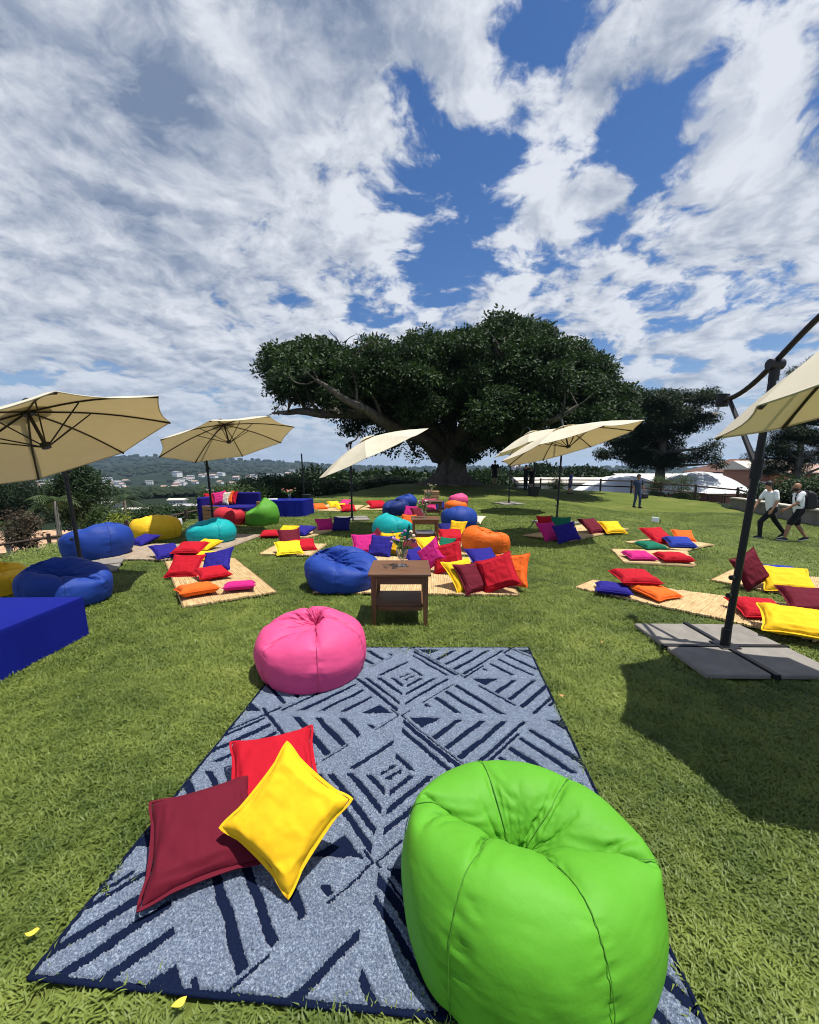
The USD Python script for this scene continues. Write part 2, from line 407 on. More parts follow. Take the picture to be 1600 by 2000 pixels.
# ---------------------------------------------------------------- sewn cloth shells, filled and settled under their own weight
def edge_batches(E):
    used={};cols=[]
    col=np.empty(len(E),int)
    for i,(a,b) in enumerate(E.tolist()):
        m=used.get(a,0)|used.get(b,0);c=0
        while m>>c&1:c+=1
        used[a]=used.get(a,0)|1<<c;used[b]=used.get(b,0)|1<<c;col[i]=c
    return [np.nonzero(col==c)[0] for c in range(col.max()+1)]
def mesh_edges(F):
    E=np.sort(np.vstack([F[:,[0,1]],F[:,[1,2]],F[:,[2,0]]]),1)
    return np.unique(E,axis=0)
def inflate(V,F,rest_scale=None,volume=.5,hydro=0.,steps=120,iters=6,compress=.15,grav=0.,floor=None,press=None,seed=0,damp=.86,stiff=60.,extra=None,push=.0012,squash=(1.,1.,1.)):
    """A sewn cloth shell that is filled: cloth hardly stretches, filling pushes outwards, weight presses it on the floor."""
    V=V.copy();squash=np.array(squash);E=mesh_edges(F) if extra is None else np.unique(np.vstack([mesh_edges(F),np.sort(extra,1)]),axis=0)
    L=np.linalg.norm(V[E[:,0]]-V[E[:,1]],axis=1)
    if rest_scale is not None:L=L*rest_scale(V[E].mean(1),V[E[:,1]]-V[E[:,0]])
    B=[(E[b,0],E[b,1],L[b]) for b in edge_batches(E)]
    rng=np.random.default_rng(seed);V+=rng.normal(0,.003*L.mean()/.03,V.shape)
    prev=V.copy();n=len(V)
    for s in range(steps):
        a,b,c=V[F[:,0]],V[F[:,1]],V[F[:,2]]
        fn=np.cross(b-a,c-a)/6
        vol=np.einsum('ij,ij->',a,np.cross(b,c))/6
        N=np.zeros_like(V)
        for k in range(3):
            for d in range(3):N[:,d]+=np.bincount(F[:,k],fn[:,d],n)
        am=np.linalg.norm(N,axis=1).mean()
        z=V[:,2]
        p=stiff*(volume-vol)/volume+hydro*(z.max()-z)
        d=N/am*np.clip(p,-1,6)[:,None]*push
        step=(V-prev)*damp+d;step[:,2]-=grav*push
        prev=V.copy();V=V+np.clip(step,-.02,.02)
        for it in range(iters):
            for i,j,l in B:
                D=V[j]-V[i];q=np.sqrt((D*D).sum(1))+1e-9
                w=(q-l)/q*.5;w=np.where(w<0,w*compress,w)[:,None]*D
                V[i]+=w;V[j]-=w
            if press is not None:
                cc,rr,z0,until=press
                if s<until*steps:
                    C=np.array([cc[0],cc[1],z0+rr+max(0,1-s/(steps*.4))*.6])
                    D=(V-C)*squash;q=np.linalg.norm(D,axis=1);m=q<rr
                    V[m]=C+D[m]/q[m,None]*rr/squash
            if floor is not None:
                m=V[:,2]<floor
                V[m,2]=floor
                V[m,:2]=prev[m,:2]+(V[m,:2]-prev[m,:2])*.5
    return V
def uvball(nlat,nlon,R=.5):
    th=np.linspace(0,np.pi,nlat+1)[1:-1];ph=np.arange(nlon)*2*np.pi/nlon
    V=np.stack([np.sin(th)[:,None]*np.cos(ph),np.sin(th)[:,None]*np.sin(ph),np.broadcast_to(np.cos(th)[:,None],(nlat-1,nlon))],-1).reshape(-1,3)
    V=np.vstack([V,[0,0,1],[0,0,-1]])*R
    F=[];T=len(V)-2;Bt=T+1
    for i in range(nlat-2):
        j=np.arange(nlon);a=i*nlon+j;b=i*nlon+(j+1)%nlon;c=a+nlon;d=b+nlon
        F+=[np.stack([a,c,d],1),np.stack([a,d,b],1)] if i%2 else [np.stack([a,c,b],1),np.stack([b,c,d],1)]
    j=np.arange(nlon);F.append(np.stack([np.full(nlon,T),j,(j+1)%nlon],1))
    o=(nlat-2)*nlon;F.append(np.stack([o+j,np.full(nlon,Bt),o+(j+1)%nlon],1))
    return V,np.vstack(F)
def bag(nlat,nlon,fill,seed,press,gores=6,pull=.94,hydro=4.,steps=130,iters=6,R=.5,z=1.0,squash=(1.,1.,1.),lump=.0):
    V,F=uvball(nlat,nlon,R)
    V[:,2]*=z;V[:,2]+=R*z
    V0=V.copy()
    V=V+(V-[0,0,R*z])*(lump*(fbm(V*3.2+seed*11,2,seed)-.5))[:,None]
    def rs(mid,d):
        ph=np.arctan2(mid[:,1],mid[:,0]);k=np.abs(((ph/(2*np.pi/gores)+.5)%1)-.5)*(2*np.pi/gores)*np.hypot(mid[:,0],mid[:,1])
        mer=np.abs(d[:,2])+np.abs((d[:,:2]*mid[:,:2]).sum(1))/np.hypot(mid[:,0],mid[:,1]).clip(1e-3)>np.abs(d[:,0]*mid[:,1]-d[:,1]*mid[:,0])/np.hypot(mid[:,0],mid[:,1]).clip(1e-3)
        return np.where((k<.02)&mer,pull,1.)
    V=inflate(V,F,rs,volume=fill*4/3*np.pi*R**3*z,hydro=hydro,steps=steps,iters=iters,floor=0.,grav=.6,press=press,seed=seed,push=.0004,stiff=40,compress=.06,squash=squash)
    return V,F
def pillow(n,seed,size=.5,volume=.017,steps=90,flange=.012):
    g=np.linspace(-.5,.5,n+1)*size
    X,Y=np.meshgrid(g,g,indexing='ij')
    idx=np.arange((n+1)**2).reshape(n+1,n+1)
    top=np.stack([X,Y,0*X+.004],-1).reshape(-1,3)
    inner=np.zeros((n+1,n+1),bool);inner[1:-1,1:-1]=True
    bi=idx.copy();bi[inner]=(n+1)**2+np.arange(inner.sum())
    bot=top[inner.ravel()]*[1,1,-1]
    V=np.vstack([top,bot]);V[idx[~inner],2]=0
    F=[];X_=[]
    for ii,s in ((idx,1),(bi,-1)):
        a,b,c,d=ii[:-1,:-1].ravel(),ii[1:,:-1].ravel(),ii[1:,1:].ravel(),ii[:-1,1:].ravel()
        par=((np.arange(n)[:,None]+np.arange(n))%2==0).ravel()
        t=np.where(par[:,None],np.stack([a,b,c],1),np.stack([a,b,d],1));u=np.where(par[:,None],np.stack([a,c,d],1),np.stack([b,c,d],1))
        f=np.vstack([t,u]);F.append(f if s>0 else f[:,::-1])
        X_.append(np.vstack([np.stack([a,c],1),np.stack([b,d],1)]))
    F=np.vstack(F);ex=np.vstack(X_)
    X0=V.copy()
    V=inflate(V,F,volume=volume,steps=steps,iters=5,seed=seed,compress=.1,extra=ex,stiff=40)
    # thick canvas: the edges pull in less than those of thin cloth
    u,w=X0[:,0]/(size/2),X0[:,1]/(size/2)
    puff=np.sign(X0[:,2])*.066*((1-u*u).clip(0)*(1-w*w).clip(0))**.42
    V=np.c_[V[:,:2]*.30+X0[:,:2]*np.c_[1-.06*(1-w*w),1-.06*(1-u*u)]*.93*.70*np.c_[1-.05*(u*w)**4,1-.05*(u*w)**4],V[:,2]*.5+puff*.62]
    return V,F,idx
# ---------------------------------------------------------------- the rug
RUG = {'NL': np.array([-1.13, 1.01]), 'NR': np.array([.80, .87]), 'FL': np.array([-.97, 3.29]), 'FR': np.array([1.01, 3.29])}
RUGPOLY = Polygon([RUG[k] for k in ('NL', 'NR', 'FR', 'FL')])
EXCLUDE.append(RUGPOLY)


def rug_xy(s, t):
    s, t = s[..., None], t[..., None]
    return (RUG['FL'] * (1 - s) + RUG['FR'] * s) * (1 - t) + (RUG['NL'] * (1 - s) + RUG['NR'] * s) * t


def rug_carved(u, v):
    """1 where the dark ground weave shows between the pile: lines and triangles of the lozenge pattern (metres from the far left corner)."""
    P3 = np.stack([u * 9, v * 9, 0 * u], -1)
    w1, w2 = fbm(P3, 3, 21) - .5, fbm(P3, 3, 22) - .5
    wob = noise(np.stack([u * 5, v * 5, 0 * u], -1), 31)
    u, v = u + .016 * w1, v + .016 * w2
    p, qv = (u - .975) / .41, (v - .50) / .475
    al, be = (p + qv) / 2, (p - qv) / 2
    ia, ib = np.round(al), np.round(be)
    m = ia + ib
    pc, qc = p - (ia + ib), qv - (ia - ib)
    sgn = np.where(m > 0, 1., -1.)
    pl = pc * sgn
    ql = qc * sgn
    lw = .034 + .022 * wob
    d1 = np.abs(pc) + np.abs(qc)
    out = np.zeros(u.shape, bool)
    cen = m == 0
    # concentric lozenges in the middle column, each side stopping short of the corners
    corner = np.minimum(np.abs(pc), np.abs(qc)) / np.maximum(d1, 1e-6)
    side = (pc * qc > 0)
    for r, hw, which in ((.93, 1.1, 0), (.76, .9, 1), (.52, .9, 2), (.30, .8, 1)):
        keep = corner > .06 + .05 * (r < .5)
        if which == 1:
            keep &= ~(side & (qc < 0))
        if which == 2:
            keep &= side | (qc > 0)
        if which == 0:
            keep &= ~side
        out |= cen & (np.abs(d1 - r) < lw * hw) & keep
    out |= cen & (np.abs(pc) < .13) & (np.abs(qc) < .10) & (np.abs(pc * .75 + qc) > .035) & (d1 < .16) & (pc * qc < .002)
    # chevrons pointing outwards in the other columns
    r = pl + np.abs(ql)
    for c, hw, br in ((.90, .9, 1), (.60, 1.05, 0), (.28, .95, 0), (-.06, 1.0, 0), (-.38, .8, -1)):
        keep = (np.abs(ql) > .07) & (d1 < .93)
        if br == 1:
            keep &= ql > 0
        if br == -1:
            keep &= (ql < 0) & (np.abs(ql) > .2)
        out |= ~cen & (np.abs(r - c) < lw * hw * 1.15) & keep
    tri = (ql > .035) & (ql < (pl + .93) * .85) & (ql < (-.34 - pl) * .75)
    out |= ~cen & tri
    # seam between neighbouring lozenges
    out |= ~cen & (np.abs(d1 - .985) < lw * .35) & (wob > .45)
    return out


nu, nv = 330, 400
S, T = np.meshgrid(np.linspace(0, 1, nu), np.linspace(0, 1, nv))
XY = rug_xy(S, T)
uu, vv = S * 1.95, T * 2.35
rg = np.random.default_rng(3)
carve = rug_carved(uu, vv)
edge = np.minimum(np.minimum(S, 1 - S) * 1.95, np.minimum(T, 1 - T) * 2.35)
pile = .0165 + rg.normal(0, .0022, S.shape) + .004 * (fbm(np.stack([uu * 60, vv * 60, 0 * uu], -1), 2, 9) - .5)
carve |= edge < .010
pile = np.where(carve, .002, pile)
XYj = XY + rg.normal(0, .0013, XY.shape)
i, j = np.meshgrid(np.arange(nv - 1), np.arange(nu - 1), indexing='ij')
q = np.stack([i * nu + j, (i + 1) * nu + j, (i + 1) * nu + j + 1, i * nu + j + 1], -1).reshape(-1, 4)
low = carve[:-1, :-1] & carve[1:, 1:] & carve[1:, :-1] & carve[:-1, 1:]
q = q[~low.ravel()]
PILEM = usdkit.material(stage, '/World/Looks/rug_pile', {
    'g': ('geometry', {}), 'n': ('noise_texture', {'scale': 150., 'detail': 4.0, 'roughness': .8}), 'n2': ('noise_texture', {'scale': 6., 'detail': 3.0}),
    'r': ('rgb_ramp', {'ramp': [(.30, (.022, .034, .066)), (.45, (.075, .10, .155)), (.56, (.165, .21, .29)), (.70, (.46, .51, .57))]}),
    'r2': ('rgb_ramp', {'ramp': [(.3, (.84, .84, .84)), (.7, (1, 1, 1))]}), 'mm': ('mix_color', {'blend_type': 'multiply', 'fac': 1.}),
    'bu': ('bump', {'strength': .8, 'distance': .006}), 'p': ('principled_bsdf', {'roughness': .95, 'specular_ior_level': .1, 'sheen_weight': .2})},
    [('g.position', 'n.vector'), ('g.position', 'n2.vector'), ('n.fac', 'r.fac'), ('n2.fac', 'r2.fac'), ('r.color', 'mm.a'), ('r2.color', 'mm.b'), ('mm.result', 'p.base_color'), ('n.fac', 'bu.height'), ('bu.normal', 'p.normal')], surface='p.BSDF')
NAVYM = M('rug_backing', (.006, .0105, .030), rough=1., spec=.03, noise_scale=160., noise_amt=.35, bump=.5, bump_scale=300.)
rug = thing('patterned_rug', 'blue grey shaggy rug with carved navy lozenge pattern lying on the grass', 'rug')
rb = trimesh.creation.extrude_polygon(RUGPOLY, .011, engine='earcut')
obj('backing', rb, NAVYM, rug)
obj('pile', (np.concatenate([XYj, pile[..., None]], -1).reshape(-1, 3), q), PILEM, rug, smooth=True)
rim = np.vstack([RUG[k] for k in ('NL', 'NR', 'FR', 'FL', 'NL')])
obj('edge_binding', cat_([tube(np.c_[np.linspace(rim[k], rim[k + 1], 30), np.full(30, .008) + .002 * np.sin(np.arange(30) * 1.3 + k)], .008, 6) for k in range(4)]), NAVYM, rug, smooth=True)
RUGZ = .020
# ---------------------------------------------------------------- cantilever umbrellas
CANOPY = usdkit.material(stage, '/World/Looks/canopy_cloth', {
    'tc': ('texture_coordinate', {}), 'n': ('noise_texture', {'scale': 4., 'detail': 4.0}), 'r': ('rgb_ramp', {'ramp': [(.3, (.62, .57, .44)), (.7, (.69, .64, .50))]}),
    'w': ('noise_texture', {'scale': 500., 'detail': 2.0}), 'bu': ('bump', {'strength': .15, 'distance': .002}),
    'p': ('principled_bsdf', {'roughness': .9, 'specular_ior_level': .15}), 't': ('translucent_bsdf', {'color': (.42, .32, .15)}), 'm': ('mix_closure', {'fac': .26})},
    [('tc.object', 'n.vector'), ('tc.object', 'w.vector'), ('n.fac', 'r.fac'), ('r.color', 'p.base_color'), ('w.fac', 'bu.height'), ('bu.normal', 'p.normal'), ('p.BSDF', 'm.closure1'), ('t.BSDF', 'm.closure2')], surface='m.closure')
RIBM = M('rib_metal', (.020, .017, .015), rough=.45)
SLAB = M('concrete_slab', (.20, .185, .165), rough=.9, spec=.2, noise_scale=7., noise_amt=.22, bump=.35, bump_scale=90., detail=8.)


def umbrella(label, C, n, R, phi, foot, top, slab_rot, slab=True, crank=True, hang=.0, bow=0., group='beige cantilever umbrellas'):
    """C centre of the rim, n its axis; foot and top of the post."""
    C, n, foot, top = (np.asarray(v, float) for v in (C, n, foot, top))
    t = thing('cantilever_umbrella', label, 'umbrella', foot, 0, group)
    n = n / np.linalg.norm(n)
    az_ = math.atan2(n[1], n[0])
    e1 = np.array([-math.sin(az_), math.cos(az_), 0]); e2 = np.cross(n, e1)
    k = np.arange(8) * np.pi / 4 + phi
    V = C + R * (np.cos(k)[:, None] * e1 + np.sin(k)[:, None] * e2) - foot
    A = C + n * .40 - foot
    hub = A - n * .42
    low = lambda s: A + n * .0  # noqa: E731

    def rib_pt(k, s):
        s = np.asarray(s, float)[..., None]
        return A + (V[k % 8] - A) * s + n * (.055 * np.sin(np.pi * s))
    ns, nt = 9, 7
    for kk in range(8):
        s, u = np.meshgrid(np.linspace(.02, 1, ns), np.linspace(0, 1, nt), indexing='ij')
        a, b = rib_pt(kk, s), rib_pt(kk + 1, s)
        sag = 4 * u * (1 - u) * s ** 1.5
        P = a * (1 - u[..., None]) + b * u[..., None]
        P = P + (A - P) * (.045 * sag)[..., None] - n * (.035 * sag)[..., None]
        i, j = np.meshgrid(np.arange(ns - 1), np.arange(nt - 1), indexing='ij')
        qq = np.stack([i * nt + j, i * nt + j + 1, (i + 1) * nt + j + 1, (i + 1) * nt + j], -1).reshape(-1, 4)
        pn = obj('canopy_panel', (P.reshape(-1, 3), qq), CANOPY, t, smooth=True)
        hem = tube(P[-1] - n * .004, .006, 4)
        obj('hem', hem, CANOPY, pn, smooth=True)
    for kk in range(8):
        s = np.linspace(.03, .995, 9)
        rb_ = obj('rib', tube(rib_pt(kk, s) - n * .018, np.r_[np.full(8, .011), .015], 6), RIBM, t, smooth=True)
        obj('strut', tube([hub + (V[kk] - A) / R * .03, rib_pt(kk, .40) - n * .03], .008, 5), RIBM, rb_, smooth=True)
    obj('hub', cat_([tube([hub - n * .03, hub + n * .03], [.045, .05], 12), tube([hub, A - n * .02], .018, 8), tube([A - n * .05, A - n * .02], .06, 12)]), RIBM, t, smooth=40)
    # vent cap on top
    s, u = np.meshgrid(np.linspace(0, 1, 4), np.linspace(0, 2 * np.pi, 17), indexing='ij')
    cap = A + n * (.05 - .055 * s[..., None]) + .24 * s[..., None] * (np.cos(u)[..., None] * e1 + np.sin(u)[..., None] * e2)
    i, j = np.meshgrid(np.arange(3), np.arange(16), indexing='ij')
    obj('vent_cap', (cap.reshape(-1, 3), np.stack([i * 17 + j, i * 17 + j + 1, (i + 1) * 17 + j + 1, (i + 1) * 17 + j], -1).reshape(-1, 4)), CANOPY, t, smooth=True)
    # post, arm and crank
    T = top - foot
    obj('post', tube([[0, 0, .02], T * .5 + [0, 0, .01], T], [.028, .027, .026], 14), BLACK, t, smooth=40)
    obj('foot_flange', cat_([rbox(.16, .16, .012, (0, 0, .047)), tube([[0, 0, .04], [0, 0, .19]], .036, 14)]), BLACK, t, smooth=40)
    hor = (A - T) * [1, 1, 0]
    hl = np.linalg.norm(hor)
    hd = hor / hl
    hangp = A + n * (hang + .06)
    rise = hangp - T
    tail = T - rise / np.linalg.norm(rise) * .62 - [0, 0, .04]
    mid = T + rise * .5 + np.array([0, 0, .05 + bow])
    end = hangp + np.array([0, 0, .01])
    arm = spline([tail, T + [0, 0, .02], mid, end, hangp + n * -.02 + hd * .03], 26)
    obj('arm', tube(arm, .021, 10), BLACK, t, smooth=40)
    obj('hanger', tube([hangp + hd * .03 - n * .01, A - n * .02], .016, 8), BLACK, t, smooth=40)
    obj('joint', cat_([tube([T + [-.05, 0, 0], T + [.05, 0, 0]], .04, 12), tube([T - [0, 0, .12], T - [0, 0, .0]], .034, 12)]), BLACK, t, smooth=40)
    if crank:
        cb = tube([tail - hd * .01 + [0, 0, -.055], tail + [0, 0, .055]], .05, 14)
        ck = obj('crank_housing', cb, BLACK, t, smooth=40)
        h0 = tail - hd * .06
        obj('crank_handle', cat_([tube([tail, h0], .012, 8), tube([h0, h0 + [0, 0, -.10]], .010, 8), tube([h0 + [0, 0, -.10], h0 - hd * .05 + [0, 0, -.10]], .011, 8)]), STEEL, ck, smooth=40)
    colz = T * .66
    obj('strut_arm', tube([tail + (T - tail) * .12, colz], [.017, .022], 8), BLACK, t, smooth=40)
    obj('collar', cat_([tube([colz - T / np.linalg.norm(T) * .09, colz + T / np.linalg.norm(T) * .06], .040, 12), tube([colz, colz + [.08, .02, 0]], .016, 8)]), BLACK, t, smooth=40)
    for hz in (.42, .55):
        obj('clamp_knob', cat_([tube([T * hz * .5, T * hz * .5 + [-.055, -.02, 0]], .008, 6), tube([T * hz * .5 + [-.05, -.018, 0], T * hz * .5 + [-.075, -.027, 0]], .020, 10)]), BLACK, t, smooth=40)
    if slab:
        ca, sa = math.cos(slab_rot), math.sin(slab_rot)
        for a in (-1, 1):
            for b in (-1, 1):
                cx, cy = a * .262, b * .262
                c = (cx * ca - cy * sa, cx * sa + cy * ca, .022)
                sl = rbox(.47, .47, .040, c, .008, slab_rot)
                for vtx in (sl.vertices,):
                    vtx[:, 2] += ground(vtx[:, 0] + foot[0], vtx[:, 1] + foot[1]) - foot[2]
                obj('base_slab', sl, SLAB, t)
        for q_ in (0, 1):
            obj('base_bar', rbox(1.04, .042, .045, (0, 0, .026 + .003 * q_), .004, slab_rot + q_ * math.pi / 2), BLACK, t)
        c4 = [np.array([a * .5 * ca - b * .5 * sa, a * .5 * sa + b * .5 * ca]) + foot[:2] for a, b in ((-1, -1), (1, -1), (1, 1), (-1, 1))]
        EXCLUDE.append(Polygon(c4))
    return t


def scaled(C, k):
    return EYE + (np.asarray(C) - EYE) * k


def foot_at(px, py):
    p = on(px, py)
    return p


f = foot_at(160, 1112)
umbrella('big beige umbrella seen from below beside the long blue bean bag on the left', scaled([-4.749, 5.439, 1.835], 1.4 / 1.6), [-.391, .001, .92], 1.4, .847, f, f + [-.12, .0, 2.25], .5)
f = foot_at(418, 1034)
umbrella('beige umbrella with its dark ribs showing, its post behind the turquoise bean bag', scaled([-4.379, 10.125, 2.194], 1.5 / 1.6), [-.276, .134, .952], 1.5, .670, f, f + [-.1, .02, 2.35], .3)
f = foot_at(688, 1014)
umbrella('cream umbrella tilted edge-on to the left of the big tree trunk', scaled([-.974, 11.041, 1.932], 1.5 / 1.6), [-.406, -.089, .91], 1.5, 5.256, f, f + [0., -.05, 2.3], .2)
f = foot_at(1087, 1021)
umbrella('wide cream umbrella over the magenta and dark red cushions right of the tree', scaled([3.67, 9.66, 2.059], 1.5 / 1.6), [-.235, .167, .958], 1.5, 5.395, f, f + [.03, -.05, 2.35], .4)
f = foot_at(994, 984)
umbrella('farthest cream umbrella partly hidden behind the wide one', [4.35, 14.6, 2.42], [-.30, .10, .95], 1.45, 5.4, f, f + [0., -.05, 2.5], .3)
f = foot_at(1415, 1270)
umbrella('nearest beige umbrella cut off by the right edge, on grey slabs', scaled([2.920, 2.278, 2.1076], .955), [-.24, .247, .939], 1.05, 4.719, f, f + [.15, .02, 2.30], -.02, bow=.12)
# ---------------------------------------------------------------- straw mats
STRAW = usdkit.material(stage, '/World/Looks/straw', {
    'g': ('geometry', {}), 'tc': ('texture_coordinate', {}), 'mp': ('mapping', {'scale': (3., 46., 1.)}), 'n': ('noise_texture', {'scale': 1.0, 'detail': 4.0, 'roughness': .7}), 'n2': ('noise_texture', {'scale': 9., 'detail': 4.}),
    'r': ('rgb_ramp', {'ramp': [(.25, (.26, .155, .06)), (.45, (.46, .32, .155)), (.6, (.58, .43, .22)), (.8, (.72, .58, .34))]}), 'r2': ('rgb_ramp', {'ramp': [(.3, (.78, .78, .78)), (.7, (1, 1, 1))]}),
    'mm': ('mix_color', {'blend_type': 'multiply', 'fac': 1.}), 'p': ('principled_bsdf', {'roughness': .75, 'specular_ior_level': .25})},
    [('tc.object', 'mp.vector'), ('mp.vector', 'n.vector'), ('tc.object', 'n2.vector'), ('n.fac', 'r.fac'), ('n2.fac', 'r2.fac'), ('r.color', 'mm.a'), ('r2.color', 'mm.b'), ('mm.result', 'p.base_color')], surface='p.BSDF')
GREYSTRAW = usdkit.material(stage, '/World/Looks/grey_straw', {
    'tc': ('texture_coordinate', {}), 'mp': ('mapping', {'scale': (3., 30., 1.)}), 'n': ('noise_texture', {'scale': 1.0, 'detail': 4.0, 'roughness': .7}),
    'r': ('rgb_ramp', {'ramp': [(.25, (.16, .12, .085)), (.5, (.28, .22, .16)), (.75, (.40, .33, .25))]}), 'p': ('principled_bsdf', {'roughness': .8, 'specular_ior_level': .2})},
    [('tc.object', 'mp.vector'), ('mp.vector', 'n.vector'), ('n.fac', 'r.fac'), ('r.color', 'p.base_color')], surface='p.BSDF')
STITCH = M('mat_edge', (.20, .13, .06), rough=.9)


def straw_mat(label, px4, mat=STRAW, reed=.024, seed=0):
    """px4: the corners as the photo has them, in order; reeds run from edge 0-1 to edge 3-2... each a low round stick."""
    c = [np.asarray(on(*p)[:2]) if len(p) == 2 else np.asarray(p[:2]) for p in px4]
    cen = np.mean(c, 0)
    L = (np.linalg.norm(c[1] - c[0]) + np.linalg.norm(c[2] - c[3])) / 2
    W = (np.linalg.norm(c[3] - c[0]) + np.linalg.norm(c[2] - c[1])) / 2
    n = max(8, int(L / reed))
    per, m = 4, max(6, int(W / .12))
    s = np.linspace(0, 1, n * per + 1)
    t = np.linspace(0, 1, m + 1)
    S_, T_ = np.meshgrid(s, t, indexing='ij')
    r_ = np.random.default_rng(seed)
    P = (c[0] * (1 - S_[..., None]) + c[1] * S_[..., None]) * (1 - T_[..., None]) + (c[3] * (1 - S_[..., None]) + c[2] * S_[..., None]) * T_[..., None]
    k = np.minimum((S_ * n).astype(int), n - 1)
    endj = r_.normal(0, .012, (n, 2))
    d = (c[3] + c[2] - c[0] - c[1]); d /= np.linalg.norm(d)
    P = P + d * (np.where(T_ < .01, endj[k, 0], 0) + np.where(T_ > .99, endj[k, 1], 0))[..., None]
    bump = .0065 * np.abs(np.sin(np.pi * S_ * n)) ** .6
    wav = .014 * fbm(np.stack([P[..., 0] * 2.2, P[..., 1] * 2.2, 0 * S_ + seed], -1), 2, 4)
    Z = ground(P[..., 0], P[..., 1]) + .022 + bump + wav
    zc = gz(*cen)
    ax = (c[1] - c[0]) / np.linalg.norm(c[1] - c[0])
    ang = math.atan2(ax[1], ax[0]) + math.pi / 2     # local y runs across the reeds
    R2 = np.array([[math.cos(ang), math.sin(ang)], [-math.sin(ang), math.cos(ang)]])
    loc = (P - cen) @ R2.T
    V = np.concatenate([loc, (Z - zc)[..., None]], -1)
    a, b = V.shape[:2]
    i, j = np.meshgrid(np.arange(a - 1), np.arange(b - 1), indexing='ij')
    q = np.stack([i * b + j, (i + 1) * b + j, (i + 1) * b + j + 1, i * b + j + 1], -1).reshape(-1, 4)
    nv_ = a * b
    Vb = V.copy(); Vb[..., 2] -= .020
    rimi = np.r_[np.arange(b), np.arange(1, a) * b + b - 1, (a - 1) * b + np.arange(b - 2, -1, -1), np.arange(a - 2, 0, -1) * b]
    rq = np.stack([rimi, np.roll(rimi, -1), np.roll(rimi, -1) + nv_, rimi + nv_], 1)
    t_ = thing('straw_mat', label, 'mat', (cen[0], cen[1], zc), ang)
    obj('reeds', (np.vstack([V.reshape(-1, 3), Vb.reshape(-1, 3)]), np.vstack([q, rq])), mat, t_, smooth=50)
    for e in (V[2], V[-3]):
        obj('edge_cord', tube(e + [0, 0, .002], .004, 4), STITCH, t_, smooth=True)
    EXCLUDE.append(Polygon([x for x in c]))
    return t_


straw_mat('tan straw mat under the orange, magenta and red cushions left of the rug', [(357, 1191), (542, 1160), (460, 1093), (322, 1100)], seed=1)
straw_mat('small tan straw mat under the lemon yellow cushion', [(506, 1085), (607, 1088), (639, 1065), (548, 1062)], seed=2)
straw_mat('long tan straw mat under magenta and navy cushions by the edge-on umbrella', [(505, 1049), (600, 1052), (672, 1032), (585, 1029)], seed=3)
straw_mat('longest tan straw mat running to the right edge behind the grey umbrella slabs', [(1123, 1150), (1640, 1266), (1640, 1196), (1157, 1137)], seed=4)
straw_mat('tan straw mat at the right edge under the standing maroon cushion', [(1387, 1136), (1640, 1186), (1640, 1136), (1428, 1116)], seed=5)
straw_mat('tan straw mat under magenta and red cushions before the teal one', [(1194, 1075), (1221, 1102), (1359, 1109), (1340, 1078)], seed=6)
straw_mat('tan straw mat under the royal blue cushion on the right', [(1220, 1061), (1340, 1079), (1396, 1066), (1300, 1052)], seed=7)
straw_mat('tan straw mat under the yellow and dark red cushions beside the wide cream umbrella', [(1022, 1048), (1113, 1059), (1229, 1035), (1140, 1026)], seed=8)
straw_mat('grey brown straw mat under the long blue bean bag on the left', [(105, 1099), (330, 1096), (390, 1066), (215, 1067)], GREYSTRAW, .05, 9)
straw_mat('grey brown straw mat under the turquoise bean bag on the left', [(300, 1083), (420, 1083), (512, 1047), (420, 1044)], GREYSTRAW, .05, 10)
straw_mat('wide tan straw mat under the front wooden table and blue bean bag', [(611, 1161), (1016, 1166), (960, 1092), (690, 1090)], seed=11)
straw_mat('tan straw mat behind the front table under the orange bean bag', [(690, 1086), (1000, 1086), (960, 1052), (720, 1052)], seed=12)
straw_mat('far tan straw mat under the small orange cushion at the lawn edge', [(608, 998), (690, 1001), (712, 988), (640, 986)], seed=13)
straw_mat('far tan straw mat under the long red cushion left of the tables', [(700, 997), (790, 997), (790, 988), (720, 987)], seed=14)

# ---------------------------------------------------------------- bean bags
BAGS = {}


